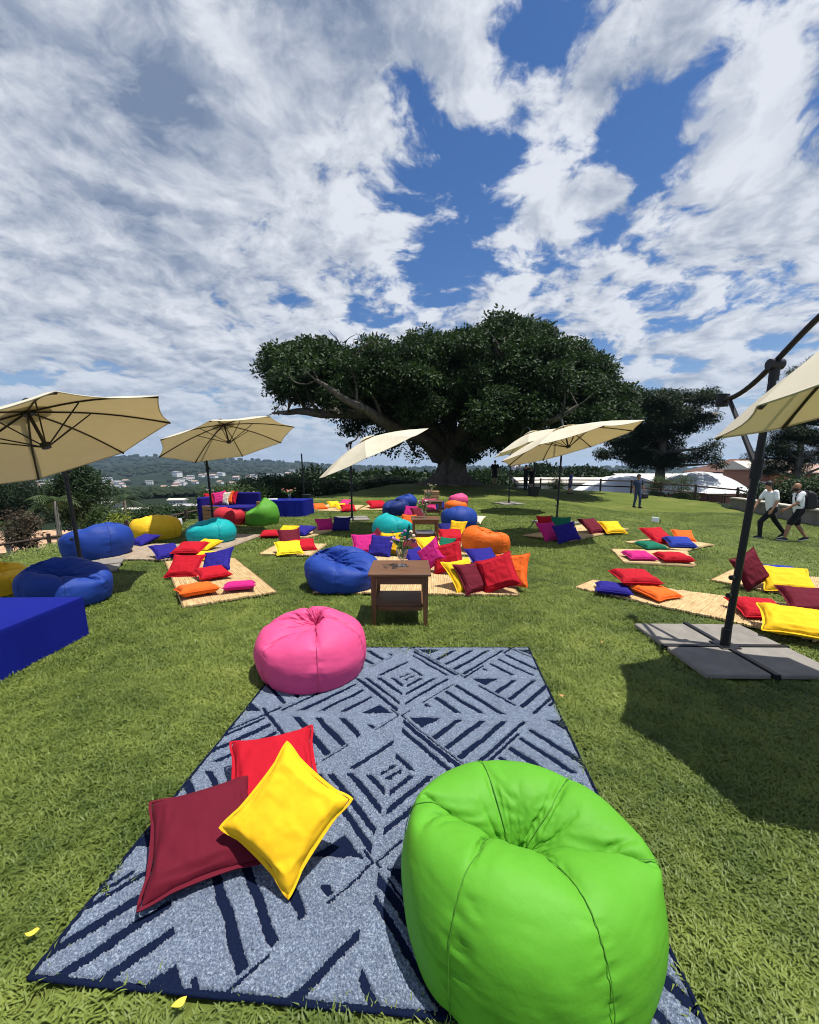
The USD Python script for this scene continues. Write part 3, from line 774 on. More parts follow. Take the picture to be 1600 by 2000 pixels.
def bag_shape(key):
    if key not in BAGS:
        spec = {'hero': (72, 108, .71, 4, ((.02, .0), .25, .41, .66), 2.3, 170, 10, .5, 1.02, (.42, 1.4, 1.), .18),
                'pink': (52, 84, .75, 5, ((-.03, .05), .13, .50, .5), 1.9, 140, 8, .5, .94, (1., 1., 1.), .12),
                'slump': (44, 72, .66, 3, ((-.10, .08), .25, .40, .62), 1.9, 140, 8, .5, 1., (.5, 1.3, 1.), .2),
                'round': (44, 72, .74, 7, ((.10, -.06), .18, .46, .6), 1.9, 140, 8, .5, .95, (1., .6, 1.), .16),
                'lump': (44, 72, .68, 9, ((.20, .02), .25, .36, .7), 1.5, 140, 8, .5, 1.05, (1., .6, 1.), .24)}[key]
        nla, nlo, fill, seed, press, hyd, st, it, R, z, sq, lump = spec
        V, F = bag(nla, nlo, fill, seed, press, hydro=hyd, steps=st, iters=it, R=R, z=z, pull=.965, squash=sq, lump=lump)
        seams = []
        for g in range(6):
            col = int(round(g * nlo / 6))
            row = np.arange(3, nla - 4)
            seams.append(row * nlo + (col + nlo // 2) % nlo if False else row * nlo + col % nlo)
        N = trimesh.Trimesh(V, F, process=False).vertex_normals
        lines = [V[s] + N[s] * .0015 for s in seams]
        v2, f2 = trimesh.remesh.subdivide_loop(V, F, 1)
        # small creases in the vinyl, strongest beside the seams
        N2 = trimesh.Trimesh(v2, f2, process=False).vertex_normals
        ph = np.arctan2(v2[:, 1], v2[:, 0]); w = 2 * np.pi / 6
        dist = np.abs(((ph / w + .5) % 1) - .5) * w * np.hypot(v2[:, 0], v2[:, 1])
        cre = (np.abs(fbm(np.stack([ph * 2.5, v2[:, 2] * 26, 0 * ph], -1), 3, seed) - .5) * 2)
        amp = .0022 + .010 * np.exp(-(dist / .05) ** 2)
        wide = fbm(v2 * 5, 2, seed + 3) - .5
        v2 = v2 - N2 * ((1 - cre) ** 2 * amp)[:, None] + N2 * (.018 * wide)[:, None]
        v2[:, 2] = np.maximum(v2[:, 2], .001)
        capz = [np.array(V[-2])]
        BAGS[key] = (V, F, v2, f2, lines)
    return BAGS[key]


def bean_bag(label, key, col, px, py, width, rot, z0=None, sz=1., tilt=0., fine=False):
    """px, py: where its underside's nearest point shows in the photo; width in metres."""
    V, F, v2, f2, lines = bag_shape(key)
    w0 = np.ptp(V[:, 0])
    k = width / w0
    p = on(px, py)
    d = np.array([p[0], p[1]]); d /= np.linalg.norm(d)
    r0 = .36 * width
    x, y = p[0] + d[0] * r0, p[1] + d[1] * r0
    z = gz(x, y) + .015 if z0 is None else z0
    t = thing('bean_bag', label, 'bean bag', (x, y, z), 0)
    Rz = trimesh.transformations.rotation_matrix(rot, [0, 0, 1])[:3, :3] @ np.diag([k, k, k * sz])
    a = (v2 if fine or width * 800 / max(y, 1) > 70 else V) @ Rz.T
    obj('shell', (a, f2 if len(a) == len(v2) else F), BG[col], t, smooth=True)
    for ln in lines:
        obj('seam', tube(ln @ Rz.T, .0016 if fine else .0022, 4), BGS[col], t, smooth=True)
    return t


hero = bean_bag('large lime green bean bag on the near right corner of the rug', 'hero', 'green', 1015, 2008, .83, math.radians(-14), z0=.018, fine=True)
bean_bag('glossy pink bean bag sitting on the far left corner of the rug', 'pink', 'pink', 611, 1347, .83, 1.9, sz=.94, z0=.012, fine=True)
bean_bag('cobalt blue bean bag touching the left side of the front wooden table', 'slump', 'blue', 672, 1162, .98, 2.6, sz=.88, fine=True)
bean_bag('big orange bean bag on the mat to the right behind the front table', 'slump', 'orange', 950, 1084, .97, 4.2, sz=.88)
bean_bag('turquoise bean bag left of the second wooden table', 'round', 'turquoise', 768, 1056, .90, .8)
bean_bag('cobalt blue bean bag right of the second wooden table', 'round', 'blue', 897, 1034, .92, 2.2)
bean_bag('dark blue bean bag right behind the turquoise one near the second table', 'slump', 'deep', 772, 1008, .98, 1.2)
bean_bag('blue bean bag farthest back on the left of the table row', 'round', 'blue', 792, 991, .92, 3.9, sz=.9)
bean_bag('pink bean bag far back on the right of the table row', 'pink', 'pink', 895, 987, .85, .4)
bean_bag('orange bean bag between the far pink and the cobalt blue bags', 'slump', 'orange', 890, 1001, .86, 5.0, sz=.85)
bean_bag('turquoise bean bag in front of the second umbrella post on the left', 'round', 'turquoise', 414, 1064, .96, 4.4, sz=.85)
bean_bag('long cobalt blue bean bag beside the leftmost umbrella post', 'slump', 'blue', 192, 1094, 1.08, .5)
bean_bag('yellow bean bag on the left mat behind the blue cushion', 'round', 'yellow', 308, 1056, .98, 2.9, sz=.9)
bean_bag('coral red bean bag below the cushions of the wooden sofa', 'slump', 'red', 450, 1027, .88, 5.2)
bean_bag('leaf green bean bag in front of the far blue covered table', 'lump', 'leaf', 512, 1026, .92, 3.4, sz=1.05)
bean_bag('yellow bean bag cut off by the left edge of the picture', 'round', 'yellow', 2, 1166, .62, .6)
bean_bag('shiny blue bean bag behind the royal blue covered bench', 'slump', 'blue', 138, 1192, .88, 3.3, fine=True)

# ---------------------------------------------------------------- cushions
PIL = []
# three fillings
for sd_, vol_ in ((2, .0098), (5, .0086), (8, .0108)):
    V, F, idx = pillow(24, sd_, volume=vol_)
    v2, f2 = trimesh.remesh.subdivide_loop(V, F, 1)
    bd = np.r_[idx[0, :], idx[1:, -1], idx[-1, -2::-1], idx[-2:0:-1, 0]]
    wr = fbm(v2 * 14, 3, sd_) - .5
    N2 = trimesh.Trimesh(v2, f2, process=False).vertex_normals
    v2 = v2 + N2 * (wr * .016)[:, None]
    PIL.append((v2, f2, V[bd]))


def rotxyz(yaw, tilt, roll):
    r = trimesh.transformations.rotation_matrix
    return (r(yaw, [0, 0, 1]) @ r(tilt, [1, 0, 0]) @ r(roll, [0, 0, 1]))[:3, :3]


def cushion(label, col, px, py, yaw=0., tilt=0., roll=0., size=.45, lift=0., kind=0, fine=False, group=None, depth=None, sx=1., base=0.):
    """px, py: the middle of the cushion in the photo. It is laid on the ground there (depth given: stood at that distance)."""
    v2, f2, bd = PIL[kind % 3]
    R_ = rotxyz(math.radians(yaw), math.radians(tilt), math.radians(roll))
    k = size * .86 / .45
    V = (v2 * [k * sx, k, k]) @ R_.T
    hz = -V[:, 2].min()
    if depth is None:
        z = 0.
        for _ in range(4):                               # the cushion's middle lies hz above the ground
            d = ray(px, py)
            p = on(px, py) if _ == 0 else EYE + d * ((gz(p[0], p[1]) + hz * .97 + lift + base + .025 - EYE[2]) / d[2])
        c = p
    else:
        c = at_depth(px, py, depth)
        c[2] = gz(c[0], c[1]) + hz * .97 + lift + .025 + base
    t = thing('floor_cushion', label, 'cushion', c, 0, group)
    cv = obj('cover', (V, f2), CL[col], t, smooth=True)
    b = (np.vstack([bd, bd[:2]]) * [k * sx, k, k])
    nb = b.copy(); rr = np.linalg.norm(b[:, :2], axis=1, keepdims=True)
    out = (b + np.c_[b[:, :2] / rr, 0 * rr] * .014 * k) @ R_.T
    inn = (b - np.c_[b[:, :2] / rr, 0 * rr] * .004 * k) @ R_.T
    up_ = R_[:, 2] * .0035
    n = len(b)
    VV = np.vstack([inn + up_, out + up_ * .6, out - up_ * .6, inn - up_])
    k_ = np.arange(n - 1)
    q = np.vstack([np.stack([a * n + k_, a * n + k_ + 1, (a + 1) % 4 * n + k_ + 1, (a + 1) % 4 * n + k_], 1) for a in range(4)])
    obj('hem', (VV, q[:, ::-1]), CL[col], t, smooth=60)
    return t


# on the rug
cushion('maroon cushion lying on the rug, half under the yellow one', 'maroon', 400, 1622, yaw=26, tilt=12, size=.46, lift=.0, kind=0, base=.0)
cushion('bright red cushion on the rug behind the large yellow one', 'red', 536, 1498, yaw=20, tilt=12, size=.46, kind=1, lift=.02)
cushion('large yellow cushion leaning corner up on the rug', 'yellow', 562, 1588, yaw=2, tilt=46, roll=54, size=.40, kind=2, lift=.02)
# straw mat left of the rug
cushion('orange cushion lying at the near corner of the mat left of the rug', 'orange', 385, 1150, yaw=38, tilt=-6, size=.50, kind=2)
cushion('magenta cushion beside the orange one on the mat left of the rug', 'magenta', 468, 1143, yaw=20, tilt=-8, size=.43, kind=0)
cushion('red cushion behind the orange and magenta ones left of the rug', 'red', 415, 1118, yaw=40, tilt=6, size=.47, kind=1, lift=.03)
cushion('red cushion propped up at the far left of the mat left of the rug', 'red', 362, 1105, yaw=5, tilt=34, size=.50, kind=2)
cushion('navy blue cushion leaning corner up behind the red ones left of the rug', 'blue', 424, 1096, yaw=-14, tilt=40, roll=20, size=.50, kind=0)
cushion('yellow cushion peeking out behind the navy blue one left of the rug', 'yellow', 402, 1086, yaw=0, tilt=10, size=.42, kind=1)
# grey mat
cushion('blue cushion tipped on edge at the left of the red one by the turquoise bag', 'blue', 325, 1076, yaw=50, tilt=24, size=.48, kind=1)
cushion('red cushion lying in front of the turquoise bag on the left', 'red', 372, 1070, yaw=6, tilt=12, size=.56, kind=0, lift=.05)
cushion('yellow cushion between the red one and the turquoise bag on the left', 'yellow', 402, 1064, yaw=-20, tilt=14, size=.50, kind=2)
cushion('royal blue cushion between the long blue bag and the yellow bag', 'blue', 281, 1054, yaw=-24, tilt=18, size=.52, kind=0)
cushion('small orange cushion tucked behind the blue one near the long blue bag', 'orange', 253, 1046, yaw=10, tilt=30, size=.36, kind=1)
# mats near the edge-on umbrella
cushion('red cushion at the left tip of the long mat beyond the lemon yellow cushion', 'red', 529, 1042, yaw=12, tilt=6, size=.50, kind=0)
cushion('yellow cushion between the red and navy ones on the long mat', 'yellow', 560, 1037, yaw=-18, tilt=26, size=.50, kind=1)
cushion('navy blue cushion lying on the long mat right of the yellow one', 'blue', 591, 1036, yaw=-24, tilt=16, size=.55, kind=2)
cushion('maroon cushion standing behind the lemon yellow one', 'maroon', 566, 1051, yaw=24, tilt=46, size=.50, kind=0)
cushion('lemon yellow cushion lying on the small straw mat', 'lemon', 564, 1070, yaw=24, tilt=20, size=.52, kind=1)
cushion('red cushion behind the lemon yellow one on the small mat', 'red', 594, 1064, yaw=24, tilt=20, size=.48, kind=2)
cushion('magenta cushion leaning at the far end of the long mat', 'magenta', 635, 1024, yaw=26, tilt=34, size=.50, kind=0)
cushion('navy cushion standing against the post of the edge-on umbrella', 'navy', 667, 1023, yaw=0, tilt=44, size=.50, kind=1)
cushion('teal cushion beside the far blue covered table', 'teal', 600, 990, yaw=10, tilt=50, size=.42, kind=0)
cushion('orange cushion at the left end of the far mat by the lawn edge', 'orange', 624, 989, yaw=30, tilt=14, size=.62, kind=1)
cushion('yellow cushion on the far mat right of the orange one', 'yellow', 653, 985, yaw=30, tilt=24, size=.55, kind=2)
cushion('pink cushion behind the two yellow ones on the far mat', 'pink', 674, 981, yaw=-20, tilt=24, size=.52, kind=0)
cushion('second yellow cushion on the far mat, under the red one', 'yellow', 667, 989, yaw=30, tilt=22, size=.52, kind=1)
cushion('red cushion at the right end of the far mat near the thin post', 'red', 680, 992, yaw=16, tilt=18, size=.62, kind=2)
cushion('long red cushion alone on the farthest mat left of the tables', 'red', 737, 985, yaw=22, tilt=14, size=.85, kind=0)
cushion('cream cushion between the long red one and the blue bags', 'cream', 768, 988, yaw=10, tilt=8, size=.45, kind=1)
# behind the front table
cushion('magenta cushion propped behind the blue bag by the front table', 'magenta', 712, 1063, yaw=14, tilt=48, size=.50, kind=0)
cushion('maroon cushion corner showing behind the magenta and yellow ones', 'maroon', 737, 1054, yaw=0, tilt=58, roll=45, size=.40, kind=1)
cushion('navy blue cushion leaning between the magenta and yellow ones', 'blue', 744, 1067, yaw=-18, tilt=52, size=.50, kind=2)
cushion('yellow cushion leaning on the navy one behind the front table vase', 'yellow', 762, 1061, yaw=-24, tilt=58, roll=6, size=.48, kind=0)
cushion('maroon cushion behind the vase on the front table', 'maroon', 803, 1073, yaw=34, tilt=40, size=.46, kind=1)
cushion('navy blue cushion just behind the back edge of the front table', 'blue', 811, 1085, yaw=30, tilt=34, size=.42, kind=2)
cushion('yellow cushion lying between the second table and the red diamond cushion', 'yellow', 838, 1063, yaw=26, tilt=26, size=.52, kind=0)
cushion('magenta cushion standing on edge against the big red one', 'magenta', 842, 1090, yaw=-46, tilt=68, roll=45, size=.46, kind=0, depth=5.9)
cushion('big red cushion standing corner up right of the front table', 'red', 874, 1091, yaw=-26, tilt=62, roll=18, size=.52, kind=1, depth=5.75)
cushion('teal cushion behind the big red one and the orange bag', 'teal', 871, 1063, yaw=-30, tilt=44, size=.36, kind=2)
cushion('navy blue cushion lying behind the yellow one at the right of the wide mat', 'blue', 944, 1089, yaw=16, tilt=26, size=.55, kind=0)
cushion('yellow cushion leaning at the right end of the wide mat', 'yellow', 905, 1124, yaw=36, tilt=44, size=.54, kind=1, depth=5.05)
cushion('maroon cushion between the yellow and red ones at the end of the wide mat', 'maroon', 925, 1134, yaw=30, tilt=46, size=.50, kind=2, depth=4.95)
cushion('orange cushion leaning behind the red one at the end of the wide mat', 'orange', 998, 1124, yaw=-38, tilt=58, roll=10, size=.52, kind=1, depth=5.1)
cushion('red cushion standing corner down at the right end of the wide mat', 'red', 972, 1131, yaw=-22, tilt=56, roll=24, size=.52, kind=0, depth=4.9)
# by the second table
cushion('navy blue cushion under the cobalt bag right of the second table', 'navy', 875, 1031, yaw=10, tilt=20, size=.50, kind=0)
cushion('red cushion lying under the yellow one near the orange bag', 'red', 880, 1045, yaw=4, tilt=16, size=.60, kind=1)
cushion('yellow cushion leaning on the left end of the orange bag', 'yellow', 893, 1033, yaw=-34, tilt=60, size=.46, kind=2)
cushion('orange cushion squeezed between turquoise bag and second table', 'orange', 797, 1018, yaw=-20, tilt=56, size=.46, kind=0)
cushion('magenta cushion behind the dark blue bag', 'magenta', 802, 999, yaw=-20, tilt=50, size=.50, kind=1)
cushion('maroon cushion beside the flowers on the second table', 'maroon', 817, 1002, yaw=18, tilt=44, size=.50, kind=2)
cushion('pink cushion in front of the pale wooden crate', 'pink', 838, 985, yaw=0, tilt=50, size=.60, kind=0)
cushion('navy cushion right of the pink one by the pale crate', 'navy', 860, 987, yaw=20, tilt=44, size=.48, kind=1)
cushion('cream cushion half hidden behind the cobalt bag on the right', 'cream', 932, 1015, yaw=-36, tilt=30, size=.42, kind=2)
# right side
cushion('red cushion standing at the foot of the wide umbrella post', 'red', 1067, 1023, yaw=10, tilt=60, size=.50, kind=0)
cushion('teal cushion behind the magenta and blue ones under the wide umbrella', 'teal', 1097, 1026, yaw=-10, tilt=58, size=.52, kind=1)
cushion('magenta cushion leaning at the left of the mat under the wide umbrella', 'magenta', 1073, 1038, yaw=24, tilt=46, size=.56, kind=2)
cushion('blue cushion leaning corner up beside the magenta one under the wide umbrella', 'blue', 1106, 1040, yaw=-22, tilt=50, roll=20, size=.52, kind=0)
cushion('dark red cushion leaning at the right of the mat under the wide umbrella', 'maroon', 1157, 1027, yaw=24, tilt=34, size=.62, kind=1)
cushion('yellow cushion at the right end of the mat under the wide umbrella', 'yellow', 1196, 1030, yaw=4, tilt=26, size=.58, kind=2)
cushion('red cushion propped behind the royal blue and teal ones on the right', 'red', 1285, 1046, yaw=14, tilt=30, size=.62, kind=0)
cushion('orange cushion mostly hidden behind the royal blue one on the right', 'orange', 1335, 1046, yaw=-16, tilt=30, size=.46, kind=1)
cushion('royal blue cushion lying at the right of the teal one', 'royal', 1328, 1059, yaw=-14, tilt=12, size=.55, kind=2)
cushion('teal green cushion lying behind the magenta one on the right', 'teal', 1271, 1065, yaw=6, tilt=6, size=.48, kind=0)
cushion('magenta cushion lying on the right in front of the teal one', 'magenta', 1248, 1085, yaw=-6, tilt=4, size=.50, kind=1)
cushion('red cushion lying beside the magenta one on the right', 'red', 1315, 1088, yaw=-10, tilt=0, size=.54, kind=2)
cushion('blue cushion at the left end of the longest mat', 'blue', 1198, 1149, yaw=-24, tilt=0, size=.46, kind=0)
cushion('orange cushion lying on the longest mat', 'orange', 1281, 1156, yaw=22, tilt=8, size=.46, kind=1)
cushion('red cushion resting on top of the blue and orange ones', 'red', 1240, 1127, yaw=-6, tilt=4, size=.54, kind=2, lift=.10)
cushion('red cushion right of the nearest umbrella post on the longest mat', 'red', 1484, 1188, yaw=-14, tilt=8, size=.52, kind=0)
cushion('yellow cushion at the right edge in front of the maroon one', 'yellow', 1552, 1213, yaw=-34, tilt=14, size=.56, kind=1, lift=.04)
cushion('maroon cushion cut off by the right edge behind the yellow one', 'maroon', 1578, 1172, yaw=-20, tilt=24, size=.50, kind=2)
cushion('maroon cushion standing upright on the mat at the right edge', 'maroon', 1466, 1112, yaw=10, tilt=68, roll=20, size=.50, kind=0)
cushion('yellow cushion slumped beside the upright maroon one', 'yellow', 1536, 1132, yaw=-26, tilt=24, size=.60, kind=1)
cushion('dusty blue cushion flat behind the slumped yellow one', 'royal', 1528, 1116, yaw=-20, tilt=2, size=.50, kind=2)
# ---------------------------------------------------------------- wooden tables and what stands on them
def wood(name, c1, c2, sc=(3., 40., 40.), rough=.45):
    return usdkit.material(stage, '/World/Looks/' + name, {
        'tc': ('texture_coordinate', {}), 'mp': ('mapping', {'scale': sc}), 'n': ('noise_texture', {'scale': 1., 'detail': 6., 'roughness': .65, 'distortion': .6}),
        'r': ('rgb_ramp', {'ramp': [(.3, c1), (.7, c2)]}), 'bu': ('bump', {'strength': .15, 'distance': .003}), 'p': ('principled_bsdf', {'roughness': rough, 'specular_ior_level': .4})},
        [('tc.object', 'mp.vector'), ('mp.vector', 'n.vector'), ('n.fac', 'r.fac'), ('r.color', 'p.base_color'), ('n.fac', 'bu.height'), ('bu.normal', 'p.normal')], surface='p.BSDF')


WALNUT = wood('walnut', (.075, .032, .014), (.18, .085, .038))
WALNUTV = wood('walnut_upright', (.075, .032, .014), (.18, .085, .038), (40., 40., 3.))
PINE = wood('pine', (.30, .17, .075), (.46, .29, .14))
DKWOOD = wood('dark_rail', (.030, .018, .012), (.065, .040, .026), (40., 40., 4.), .8)
GLASS = usdkit.material(stage, '/World/Looks/vase_glass', {'t': ('transparent_bsdf', {'color': (.93, .96, .95)}), 'g': ('glossy_bsdf', {'roughness': .05}), 'f': ('layer_weight', {'blend': .5}), 'm': ('mix_closure', {})},
                        [('f.facing', 'm.fac'), ('t.BSDF', 'm.closure1'), ('g.BSDF', 'm.closure2')], surface='m.closure')
STEM = M('flower_stem', (.06, .13, .03), rough=.6)
PETAL = {k: M('petal_' + k, v, rough=.7, translucent=(v, .2)) for k, v in {'mauve': (.34, .16, .38), 'rust': (.36, .10, .06), 'cream': (.75, .66, .48), 'blush': (.78, .34, .26), 'coral': (.75, .20, .13), 'plum': (.13, .04, .08), 'fern': (.08, .17, .04)}.items()}


def table(label, c, w, h, rot):
    t = thing('side_table', label, 'table', c, rot)
    obj('tabletop', rbox(w, w, .028, (0, 0, h - .014), .005), WALNUT, t)
    a = w / 2 - .055
    for i in (-1, 1):
        for j in (-1, 1):
            hu = np.array([[x, y, z] for z, s in ((0, .019), (h - .028, .029)) for x, y in ((-s, -s), (s, -s), (s, s), (-s, s))], float)
            hu[:4, :2] += [i * .006, j * .006]
            b = trimesh.convex.convex_hull(hu + [i * a, j * a, 0]); obj('leg', b, WALNUTV, t)
    for s in (-1, 1):
        obj('apron', rbox(2 * a - .06, .020, .085, (0, s * (a + .004), h - .072), .003), WALNUT, t)
        obj('apron', rbox(.020, 2 * a - .06, .085, (s * (a + .004), 0, h - .072), .003), WALNUT, t)
    obj('shelf', rbox(2 * a - .02, 2 * a - .02, .022, (0, 0, h * .37), .004), WALNUT, t)
    for s in (-1, 1):
        obj('shelf_rail', rbox(2 * a - .06, .018, .04, (0, s * (a + .001), h * .37 - .024), .003), WALNUT, t)
    return t


def vase(label, c, cols, h=.15, spread=.10, n=16, seed=0, r=.045):
    t = thing('flower_vase', label, 'vase', c)
    prof = [(.0, .0), (r * .85, .0), (r * .8, .008), (r * .22, .018), (r * .2, h * .3), (r * .7, h * .42), (r, h * .7), (r * 1.12, h), (r * 1.06, h), (r * .93, h * .7), (r * .62, h * .45), (0, h * .38)]
    obj('glass', lathe(prof, 20), GLASS, t, smooth=40)
    g = np.random.default_rng(seed)
    for i in range(n):
        a, q = g.uniform(0, 6.28), math.sqrt(g.uniform(.05, 1)) * spread
        top = np.array([math.cos(a) * q, math.sin(a) * q, h + g.uniform(.06, .20) * (1.2 - q / spread * .5)])
        obj('stem', tube(spline([[math.cos(a) * .008, math.sin(a) * .008, h * .45], [top[0] * .4, top[1] * .4, h * 1.05], top], 6), .0022, 4), STEM, t)
        k = cols[int(g.integers(len(cols)))]
        R = g.uniform(.014, .030)
        ms = []
        for p in range(11):
            th, ph = g.uniform(0, 1.5), p * 2.4
            d = np.array([math.sin(th) * math.cos(ph), math.sin(th) * math.sin(ph), math.cos(th)])
            s = trimesh.creation.icosphere(1, 1.)
            s.vertices *= [R * .55, R * .55, R * .22]
            s.apply_transform(trimesh.geometry.align_vectors([0, 0, 1], d)); s.apply_translation(top + d * R * .55)
            ms.append(s)
        obj('blossom', cat_(ms), PETAL[k], t, smooth=True)
    for i in range(7):
        a = g.uniform(0, 6.28)
        p0 = np.array([0, 0, h * .9]); p1 = np.array([math.cos(a) * spread * 1.1, math.sin(a) * spread * 1.1, h + g.uniform(.0, .12)])
        mid = (p0 + p1) / 2 + [0, 0, .03]; sd = np.array([-math.sin(a), math.cos(a), 0]) * .012
        obj('leaf', (np.array([p0, mid + sd, p1, mid - sd]), np.array([[0, 1, 2], [0, 2, 3]])), PETAL['fern'], t)
    return t


p1 = (np.array([on(729, 1222), on(833, 1222)])).mean(0)
T1 = p1 + [0, .25, 0]
table('nearest wooden side table, beyond the rug, with a flower goblet on it', T1, .60, .53, 0.)
vase('goblet vase of brown and mauve flowers on the nearest wooden table', T1 + [.02, .02, .531], ['mauve', 'plum', 'rust', 'fern', 'mauve', 'cream'], n=20, seed=4, spread=.13, h=.19, r=.055)
p2 = on(831, 1064); T2 = p2 + [0.0, .25, 0]
table('second wooden side table with white papers on its shelf', T2, .58, .53, .0)
vase('goblet vase of pink and plum flowers on the second wooden table', T2 + [-.02, -.05, .531], ['plum', 'mauve', 'blush', 'cream', 'rust'], n=18, seed=5, spread=.15, h=.19, r=.05)
PAPER = M('white_paper', (.72, .74, .80), rough=.6)
tag(obj('paper_stack', cat_([rbox(.36, .30, .015, (T2[0] - .01, T2[1] - .04, T2[2] + .217 + .016 * i), .002, .1 * i) for i in range(3)]), PAPER), 'stack of white papers on the shelf of the second table', 'papers')
p3 = on(846, 1012); T3 = p3 + [0, .4, 0]
table('third wooden table, dark, half hidden behind the second one', T3, .60, .53, .05)
vase('small vase of plum flowers on the dark third table', T3 + [-.12, 0, .531], ['plum', 'mauve', 'rust'], n=12, seed=6, spread=.14)
p4 = on(844, 984)


def crate(label, c, w, d, h, rot, mat, slats=4):
    t = thing('wooden_crate', label, 'crate', c, rot)
    for k in range(slats):
        z = (k + .5) * h / slats
        for s in (-1, 1):
            obj('slat', rbox(w, .016, h / slats - .012, (0, s * d / 2, z), .003), mat, t)
            obj('slat', rbox(.016, d - .034, h / slats - .012, (s * (w / 2 - .008), 0, z), .003), mat, t)
    for a in (-1, 1):
        for b in (-1, 1):
            obj('corner_post', rbox(.035, .035, h - .01, (a * (w / 2 - .036), b * (d / 2 - .028), h / 2), .003), mat, t)
    obj('lid', rbox(w + .02, d + .03, .018, (0, 0, h + .010), .003), mat, t)
    return t


crate('pale wooden crate at the far end of the row of tables', p4 + [0, .3, 0], .62, .6, .52, 0., PINE)
vase('vase of pale cream flowers on the farthest wooden crate', p4 + [0, .3, .55], ['cream', 'cream', 'fern'], n=12, seed=7, spread=.2)

# ---------------------------------------------------------------- tables under blue cloth
CLOTH = M('royal_blue_cloth', (.0022, .0075, .165), rough=.8, spec=.15, noise_scale=3., noise_amt=.08, bump=.06, bump_scale=350.)


def draped(label, corners, h, name='cloth_bench', rnd=0., cloth_amp=.004, seed=0):
    """A bench or table hidden under a cloth that hangs to the grass. corners: plan outline."""
    P = Polygon(corners)
    if rnd:
        P = P.buffer(-rnd).buffer(rnd, 12)
    if not P.exterior.is_ccw:
        P = shapely.geometry.polygon.orient(P)
    c = np.array(P.centroid.coords[0]); zc = gz(*c)
    L = P.exterior.length
    n = int(L / .03)
    ring = np.array([P.exterior.interpolate(k / n, normalized=True).coords[0] for k in range(n)])
    nxt = np.roll(ring, -1, 0) - np.roll(ring, 1, 0)
    nrm = np.stack([nxt[:, 1], -nxt[:, 0]], 1); nrm /= np.linalg.norm(nrm, axis=1, keepdims=True)
    lev = np.r_[np.linspace(0.0, 1., 12)]
    rows = []
    s = np.arange(n) * .03
    for l in lev:
        fold = cloth_amp * (1 - l) * (np.sin(s * 9 + seed) + .6 * np.sin(s * 23 + 2))
        fold += .010 * (1 - l)
        xy = ring + nrm * fold[:, None]
        zb = ground(xy[:, 0], xy[:, 1]) + .006
        rows.append(np.c_[xy, zb * (1 - l) + (zc + h) * l])
    rows.append(np.c_[ring - nrm * .006, np.full(n, zc + h + .004)])
    V = np.vstack(rows); m = len(rows)
    i, j = np.meshgrid(np.arange(m - 1), np.arange(n), indexing='ij')
    q = np.stack([i * n + j, i * n + (j + 1) % n, (i + 1) * n + (j + 1) % n, (i + 1) * n + j], -1).reshape(-1, 4)
    t = thing(name, label, 'bench' if 'bench' in name else 'table', (c[0], c[1], zc))
    top = trimesh.creation.extrude_polygon(Polygon(ring - nrm * .006), .012, engine='earcut'); top.apply_translation([0, 0, zc + h - .008])
    off = np.array([c[0], c[1], zc])
    obj('cloth_skirt', (V - off, q), CLOTH, t, smooth=50)
    top.apply_translation(-off); obj('cloth_top', top, CLOTH, t)
    EXCLUDE.append(P)
    return t, zc + h


c0, c1 = on(171, 1240)[:2], on(0, 1331)[:2]
d1 = (c1 - c0) / np.linalg.norm(c1 - c0); d2 = np.array([d1[1], -d1[0]])
if d2[0] > 0:
    d2 = -d2
bk = on(171, 1240)
draped('low bench under a royal blue cloth at the left edge of the lawn', [c0, c0 + d1 * 1.7, c0 + d1 * 1.7 + d2 * .95, c0 + d2 * .95], .36)
a0, a1 = on(546, 1012)[:2], on(594, 1009)[:2]
tb, tz = draped('far table under a royal blue cloth with flowers on it', [a0 + [-.75, .2], a1, a1 + [.1, 1.1], a0 + [-.75, 1.3]], .52, 'cloth_table', rnd=.12, cloth_amp=.012)
mid = (a0 + a1) / 2
vase('vase of pink and cream flowers on the far blue covered table', (mid[0] - .18, mid[1] + .45, tz + .012), ['blush', 'cream', 'coral', 'fern'], h=.2, spread=.26, n=24, seed=8)
tag(obj('paper_stack', rbox(.35, .25, .03, (mid[0] - .75, mid[1] + .40, tz + .028), .003, .2), PAPER), 'white papers on the far blue covered table', 'papers')

# ---------------------------------------------------------------- sofa of pallet wood
s0 = on(395, 1022)
sofa = thing('pallet_sofa', 'low wooden sofa with navy padding behind the coral red bag', 'sofa', s0, -.12)
NAVYC = M('navy_padding', (.010, .008, .14), rough=.85, spec=.2, bump=.15, bump_scale=300.)
RUSTW = wood('pallet_wood', (.17, .085, .035), (.29, .16, .075))
for k in range(4):
    obj('plank', rbox(.52, .022, .115, (.30, 0, .07 + .125 * k), .004), RUSTW, sofa)
for k in range(4):
    obj('plank', rbox(.022, .80, .115, (.03, .42, .07 + .125 * k), .004), RUSTW, sofa)
obj('seat_frame', rbox(1.35, .80, .10, (.71, .42, .30), .006), RUSTW, sofa)
obj('seat_pad', rbox(1.33, .78, .14, (.72, .42, .425), .03), NAVYC, sofa)
obj('back_pad', rbox(1.40, .15, .42, (.70, .86, .66), .03), NAVYC, sofa)
obj('arm_pad', rbox(.16, .82, .74, (-.06, .42, .38), .03), NAVYC, sofa)
obj('corner_post', rbox(.09, .09, .62, (1.50, .50, .31), .006), RUSTW, sofa)
b1 = on(462, 1015)
draped('navy covered bench seat beside the wooden sofa', [b1[:2] + [-.35, .45], b1[:2] + [.45, .35], b1[:2] + [.45, .95], b1[:2] + [-.35, 1.0]], .50, 'cloth_bench', seed=3)
